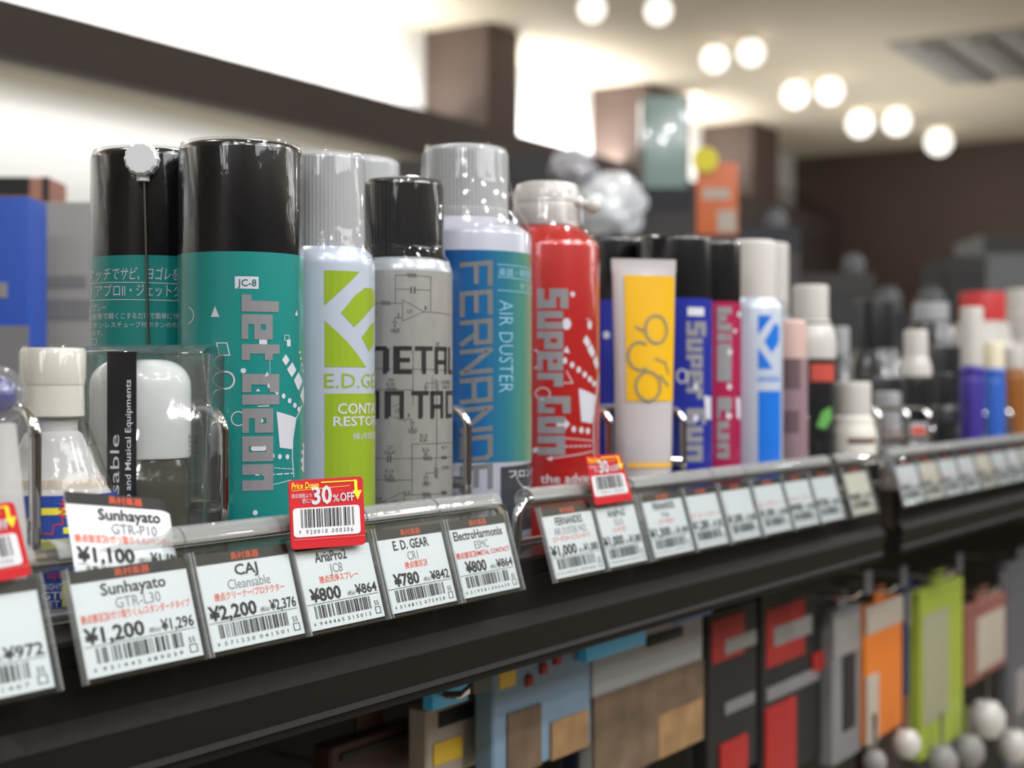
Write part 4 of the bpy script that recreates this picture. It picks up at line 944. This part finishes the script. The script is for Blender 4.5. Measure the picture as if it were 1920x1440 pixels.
for i, (px, py, r_) in enumerate(((1700, 1395, 26), (1765, 1430, 30), (1850, 1350, 34), (1815, 1410, 30), (1900, 1400, 30), (1640, 1430, 22))):
    c_ = at_y(px, py, .03); q_ = depth(c_) / F
    nm_ = ['left of the others', 'second from the left', 'highest of the cluster', 'low in the middle', 'at the frame edge', 'nearest the grey cable bag'][i]
    o = thing('round_knob', c_, 'blurred white round knob pack, ' + nm_, 'knob', 'white round knobs low under the shelf')
    lathe('knob', [(0, -r_ * q_), (r_ * .6 * q_, -r_ * .9 * q_), (r_ * q_, -.3 * r_ * q_), (r_ * q_, .4 * r_ * q_), (r_ * .6 * q_, r_ * q_), (0, r_ * 1.05 * q_)], LGR if i % 2 else WPL, o, n=24)
    lathe('stalk', [(.002, r_ * q_), (.002, r_ * q_ + .03)], CHROME, o, n=8)
for i, (px, py, nm_) in enumerate(((1020, 1175, 'above the powder blue card'), (1215, 1135, 'above the pale grey header card'), (1374, 1120, 'above the left strap bag'), (1492, 1085, 'above the right strap bag'), (1590, 1120, 'above the grey cable bag'), (1658, 1108, 'above the orange card'), (1766, 1080, 'above the yellow green card'), (1850, 1110, 'above the oval pack'), (850, 1305, 'above the cream card'))):
    p = at_y(px, py, .035); hook(p.x, min(p.z, SZ - .055), .03, 'chrome display hook ' + nm_)
# blue lit plastic strips beneath the shelf
for i, (a, b, y0, y1, nm_) in enumerate(((1094, 1206, 1192, 1207, 'long cyan strip right of the powder blue card'), (805, 872, 1283, 1312, 'short cyan strip above the cream card'), (1160, 1205, 1165, 1178, 'small blue clip above the cyan strip'), (1265, 1330, 1135, 1150, 'blue clip above the grey header card'), (1365, 1390, 1100, 1118, 'small blue clip above the strap bags'))):
    p0 = at_y(a, y0, .045); p1 = at_y(b, y1, .045)
    o = box('plastic_clip', p0.x, p1.x, .043, .049, p1.z, p0.z, CY if i < 2 else mat('clip_blue', '2c62b0', .3), bev=.001); tag(o, nm_, 'clip')
# more dark stock deeper in
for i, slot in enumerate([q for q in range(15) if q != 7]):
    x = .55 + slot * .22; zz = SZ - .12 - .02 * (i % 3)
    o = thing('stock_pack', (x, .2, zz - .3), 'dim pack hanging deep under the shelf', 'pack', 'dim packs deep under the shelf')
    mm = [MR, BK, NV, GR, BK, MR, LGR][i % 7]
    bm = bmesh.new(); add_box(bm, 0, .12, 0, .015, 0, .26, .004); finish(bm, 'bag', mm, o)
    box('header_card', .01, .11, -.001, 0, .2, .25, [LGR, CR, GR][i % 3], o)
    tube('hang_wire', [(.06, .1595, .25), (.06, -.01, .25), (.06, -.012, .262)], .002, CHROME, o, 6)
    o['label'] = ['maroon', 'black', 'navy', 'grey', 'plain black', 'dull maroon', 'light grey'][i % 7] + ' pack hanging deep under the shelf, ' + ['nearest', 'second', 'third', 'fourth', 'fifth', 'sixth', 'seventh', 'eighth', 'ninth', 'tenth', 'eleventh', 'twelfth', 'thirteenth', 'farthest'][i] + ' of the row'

# ------------------------------------------------------------------ behind the row
def bgbox(px0, px1, py0, py1, Z, name, label, cat, m, pieces=(), dep=.05, floor=False, stand=None):
    if stand is not None: py1 = VPY + (CAM.z - stand) * F / Z
    if floor: py1 = VPY + 1.349 * F / Z
    a = at_d(px0, py1, Z); W_ = (px1 - px0) * Z / F; H_ = (py1 - py0) * Z / F
    o = thing(name, a, label, cat, rz=AL - math.pi / 2)
    bm = bmesh.new(); add_box(bm, 0, W_, 0, dep, 0, H_, .002); finish(bm, 'casing', m, o)
    for pn, u0, v0, u1, v1, m_, pr in pieces:
        bm = bmesh.new(); add_box(bm, u0 * W_, u1 * W_, -pr, .0005, (1 - v1) * H_, (1 - v0) * H_, pr * .3, 1); finish(bm, pn, m_, o)
    return o
rs = thing('rear_shelf', (-.5, .38, SZ), 'dark shelf on the far side of the gondola carrying the cartons', 'shelf')
box('board', 0, 1.9, 0, .36, -.030, -.0006, BOARD, rs); box('fascia', 0, 1.9, .36, .366, -.045, 0, SHELF, rs)
bgbox(50, 200, 378, 980, 1.08, 'carton', 'grey carton with faint dark print behind the ivory cap', 'box', mat('grey_carton', '85827f', .6), [('print', .2, .25, .75, .29, GR, .0006), ('print', .2, .33, .8, .40, GR, .0006), ('print', .25, .56, .5, .60, BK, .0006), ('print', .65, .56, .9, .60, BK, .0006)], .05, stand=SZ)
bgbox(-90, 54, 368, 980, 1.0, 'carton', 'blue carton with grey lower half at the left frame edge', 'box', mat('blue_carton', '17439c', .5), [('lower_panel', 0, .42, 1, 1, GR, .0006), ('printed_dot', .6, .28, .72, .33, LGR, .0006)], .04, stand=SZ)
bgbox(-30, 92, 332, 378, 1.25, 'carton', 'small rust and black carton top above the blue carton', 'box', mat('rust_carton', '8a6052', .6), [('print', .2, 0, .7, .06, BK, .0006), ('print', .9, 0, 1, .1, BK, .0006)], .05, stand=SZ)
# plastic-wrapped bundle
o = thing('wrapped_bundle', at_d(1140, 440, 2.42), 'crumpled clear plastic wrapped bundle above the red can spout', 'bundle', rz=AL - math.pi / 2)
def blob(name, px, py, rx, ry, Z, m, seed, parent, org):
    random.seed(seed); bm = bmesh.new(); bmesh.ops.create_icosphere(bm, subdivisions=4, radius=1)
    from mathutils import noise
    c_ = at_d(px, py, Z) - org; k2 = Z / F
    Rm = Matrix.Rotation(-(AL - math.pi / 2), 3, 'Z')
    for v in bm.verts:
        d_ = 1 + .28 * noise.noise(v.co * 2.1 + Vector((seed, 0, 0))) + .12 * noise.noise(v.co * 6 + Vector((0, seed, 0)))
        v.co = Vector((v.co.x * rx * k2 * d_, v.co.y * rx * .7 * k2 * d_, v.co.z * ry * k2 * d_)) + Rm @ c_
    finish(bm, name, m, parent, 20)
WRAP = mat('crumpled_wrap', 'd0d4d8', .25, coat=.8, var=.4, vscale=30, bump=.8, bscale=40)
org = o.location.copy()
blob('bundle_body', 1140, 385, 68, 60, 2.42, WRAP, 3, o, org); blob('bundle_top', 1075, 315, 42, 36, 2.42, mat('grey_wrap', '96969c', .3, coat=.6, var=.4, vscale=30, bump=.6, bscale=40), 5, o, org)
# orange swing card with yellow disc
o = bgbox(1306, 1384, 305, 442, 2.4, 'shelf_sign', 'orange upright sign card with pale print and yellow disc on top', 'sign', mat('sign_orange', 'b45a2a', .5, var=.1), [('print', .15, .35, .8, .5, CR, .0008), ('print', .5, .65, .95, .95, CR, .0008)], .004)
bm = bmesh.new(); kq = 2.4 / F
bmesh.ops.create_cone(bm, cap_ends=True, segments=32, radius1=24 * kq, radius2=24 * kq, depth=.003, matrix=Matrix.Translation((16 * kq, -.003, (442 - 300) * kq)) @ Matrix.Rotation(math.pi / 2, 4, 'X'))
finish(bm, 'yellow_disc', mat('disc_yellow', 'bfb40c', .5), o, 30)
# teal glass cabinet corner
bgbox(1205, 1292, 180, 352, 3.42, 'glass_case', 'pale teal glass case end behind the orange sign', 'case', mat('teal_glass', '8fa6a2', .2, coat=.5), [('frame', 0, 0, .06, 1, GR, .002), ('frame', .94, 0, 1, 1, GR, .002)], .1)
# far dark stock along the opposite gondola, seen over the cans
DK = [mat('dim_black', '17181c', .6), mat('dim_brown', '2c2624', .6), mat('dim_navy', '10141f', .6), mat('dim_grey', '5e6264', .6)]
specs = [(745, 800, 300, 520, 2.6, 0), (955, 1060, 292, 470, 2.75, 2), (1195, 1300, 352, 520, 3.4, 1), (1386, 1500, 425, 560, 2.95, 1), (1500, 1640, 512, 760, 3.3, 0), (1640, 1780, 584, 800, 3.7, 2), (1780, 1850, 480, 760, 4.1, 0), (1845, 1990, 440, 620, 4.5, 3), (1040, 1386, 440, 560, 2.3, 0)]
nms = ['behind the silver can cap', 'behind the red can', 'under the teal glass case', 'right of the orange sign', 'above the green leaf bottle', 'navy one above the dark bottles', 'left of the grey one', 'pale grey one at the far right', 'wide one behind the black caps']
for (a, b, c_, d, Z, k), n_ in zip(specs, nms):
    bgbox(a, b, c_, d, Z, 'display_case', 'dim display case, ' + n_, 'case', DK[k], [('edge_strip', .0, .0, 1, .03, DK[(k + 1) % 3], .002)], .3, floor=True)
for i, (px, top, r_, Zk) in enumerate(((1600, 512, 22, 3.4), (1665, 584, 26, 3.8), (1745, 584, 26, 3.8), (1455, 425, 22, 3.05))):
    k2 = Zk / F; c_ = at_d(px, top, Zk); c_.z = CAM.z + (VPY - top) * (Zk - .1) / F
    o = thing('storage_jar', c_, 'dim grey rounded jar on the far cases, ' + ['topmost', 'above the white stepped cap', 'just beyond the stepped cap', 'beside the orange sign'][i], 'jar')
    lathe('jar_body', [(0, 0), (r_ * k2 * .9, 0), (r_ * k2, .3 * r_ * k2), (r_ * k2, 1.2 * r_ * k2), (r_ * .6 * k2, 1.6 * r_ * k2)], DK[3], o, n=24)
    lathe('lid', [(r_ * .62 * k2, 1.6 * r_ * k2), (r_ * .62 * k2, 1.9 * r_ * k2), (0, 1.95 * r_ * k2)], DK[3], o, n=16)

# ------------------------------------------------------------------ room shell
WALLW = mat('white_wall', 'd8d8d4', .7, var=.02, vscale=2); CEILM = mat('beige_ceiling', 'd2c6ae', .8, var=.02, vscale=2)
BROWN = mat('brown_panel', '4f3f37', .6, var=.15, vscale=3, stretch=(1, 1, 8)); DBROWN = mat('dark_brown_beam', '463d3b', .6, var=.05)
FLOORM = mat('floor_tiles', 'b0a898', .5, var=.2, vscale=4)
XF = 8.69
struct(box('wall_back', -3, XF, YW, YW + .1, 0, CEIL, WALLW))
struct(box('ceiling', -3, XF, -5, YW + .1, CEIL, CEIL + .1, CEILM))
struct(box('floor', -3, XF, -5, YW + .1, -.1, 0, FLOORM))
struct(box('wall_far', XF, XF + .1, -5, YW, 0, CEIL, BROWN))
DIMW = mat('taupe_wall', '6e655d', .7, var=.05, vscale=2)
struct(box('wall_near', -3.1, -3, -5, YW, 0, CEIL, DIMW))
struct(box('wall_front', -3, XF, -5.1, -5, 0, CEIL, DIMW))
zb0, zb1 = 1.35 + .266 * 3.16, 1.35 + .316 * 3.16
o = struct(box('trim_1', -3, XF, YB, YB + .06, zb0, zb1, DBROWN))
pier_x = [(4.80, 5.03), (6.14, 6.55), (7.35, 7.7)]
for i, (a, b) in enumerate(pier_x):
    struct(box('trim_%d' % (i + 2), a, b, YB + .005, YW, zb1 - .02, CEIL, BROWN))
struct(box('trim_5', 4.78, XF, YB + .01, YW, 0, zb0 + .03, DBROWN))
# air vent
va = at_z(1670, 85, CEIL); vent = thing('air_vent', (va.x, va.y, CEIL), 'grey slotted air vent in the beige ceiling', 'vent')
VM = mat('vent_grey', '9a958a', .6)
box('frame', -.05, .9, -1.2, .0, -.012, 0, VM, vent)
for k in range(5): box('slat', 0, .85, -.2 - k * .2, -.12 - k * .2, -.03, -.012, mat('vent_dark', '7a756c', .6), vent)
# track spots
SPOT = mat('spot_glow', 'ffffff', .5, emit='fff8ee', estr=1.6)
HOUS = mat('spot_housing', 'b9b6b0', .5)
nms = ['nearest, over the brown pier', 'beside the nearest', 'upper left of the middle pair', 'upper right of the middle pair', 'low one above the teal case', 'left of the third pair', 'right of the third pair', 'left of the fourth pair', 'right of the fourth pair', 'farthest single one']
for (px, py), n_ in zip(((1110, 14), (1235, 18), (1340, 108), (1408, 96), (1300, 196), (1490, 175), (1556, 168), (1612, 230), (1682, 226), (1760, 264)), nms):
    p = at_z(px, py, CEIL - .06); o = thing('ceiling_spotlight', p, 'lit ceiling spotlight, ' + n_, 'spotlight', 'ceiling spotlights')
    rr_ = 19 / F * depth(p) * 1.4
    lathe('housing', [(0, .06), (.025, .06), (.03, .02), (rr_, .0)], HOUS, o, n=20)
    bm = bmesh.new(); bmesh.ops.create_uvsphere(bm, u_segments=20, v_segments=12, radius=rr_ * .95, matrix=Matrix.Translation((0, 0, -.005))); finish(bm, 'bulb', SPOT, o, 80)
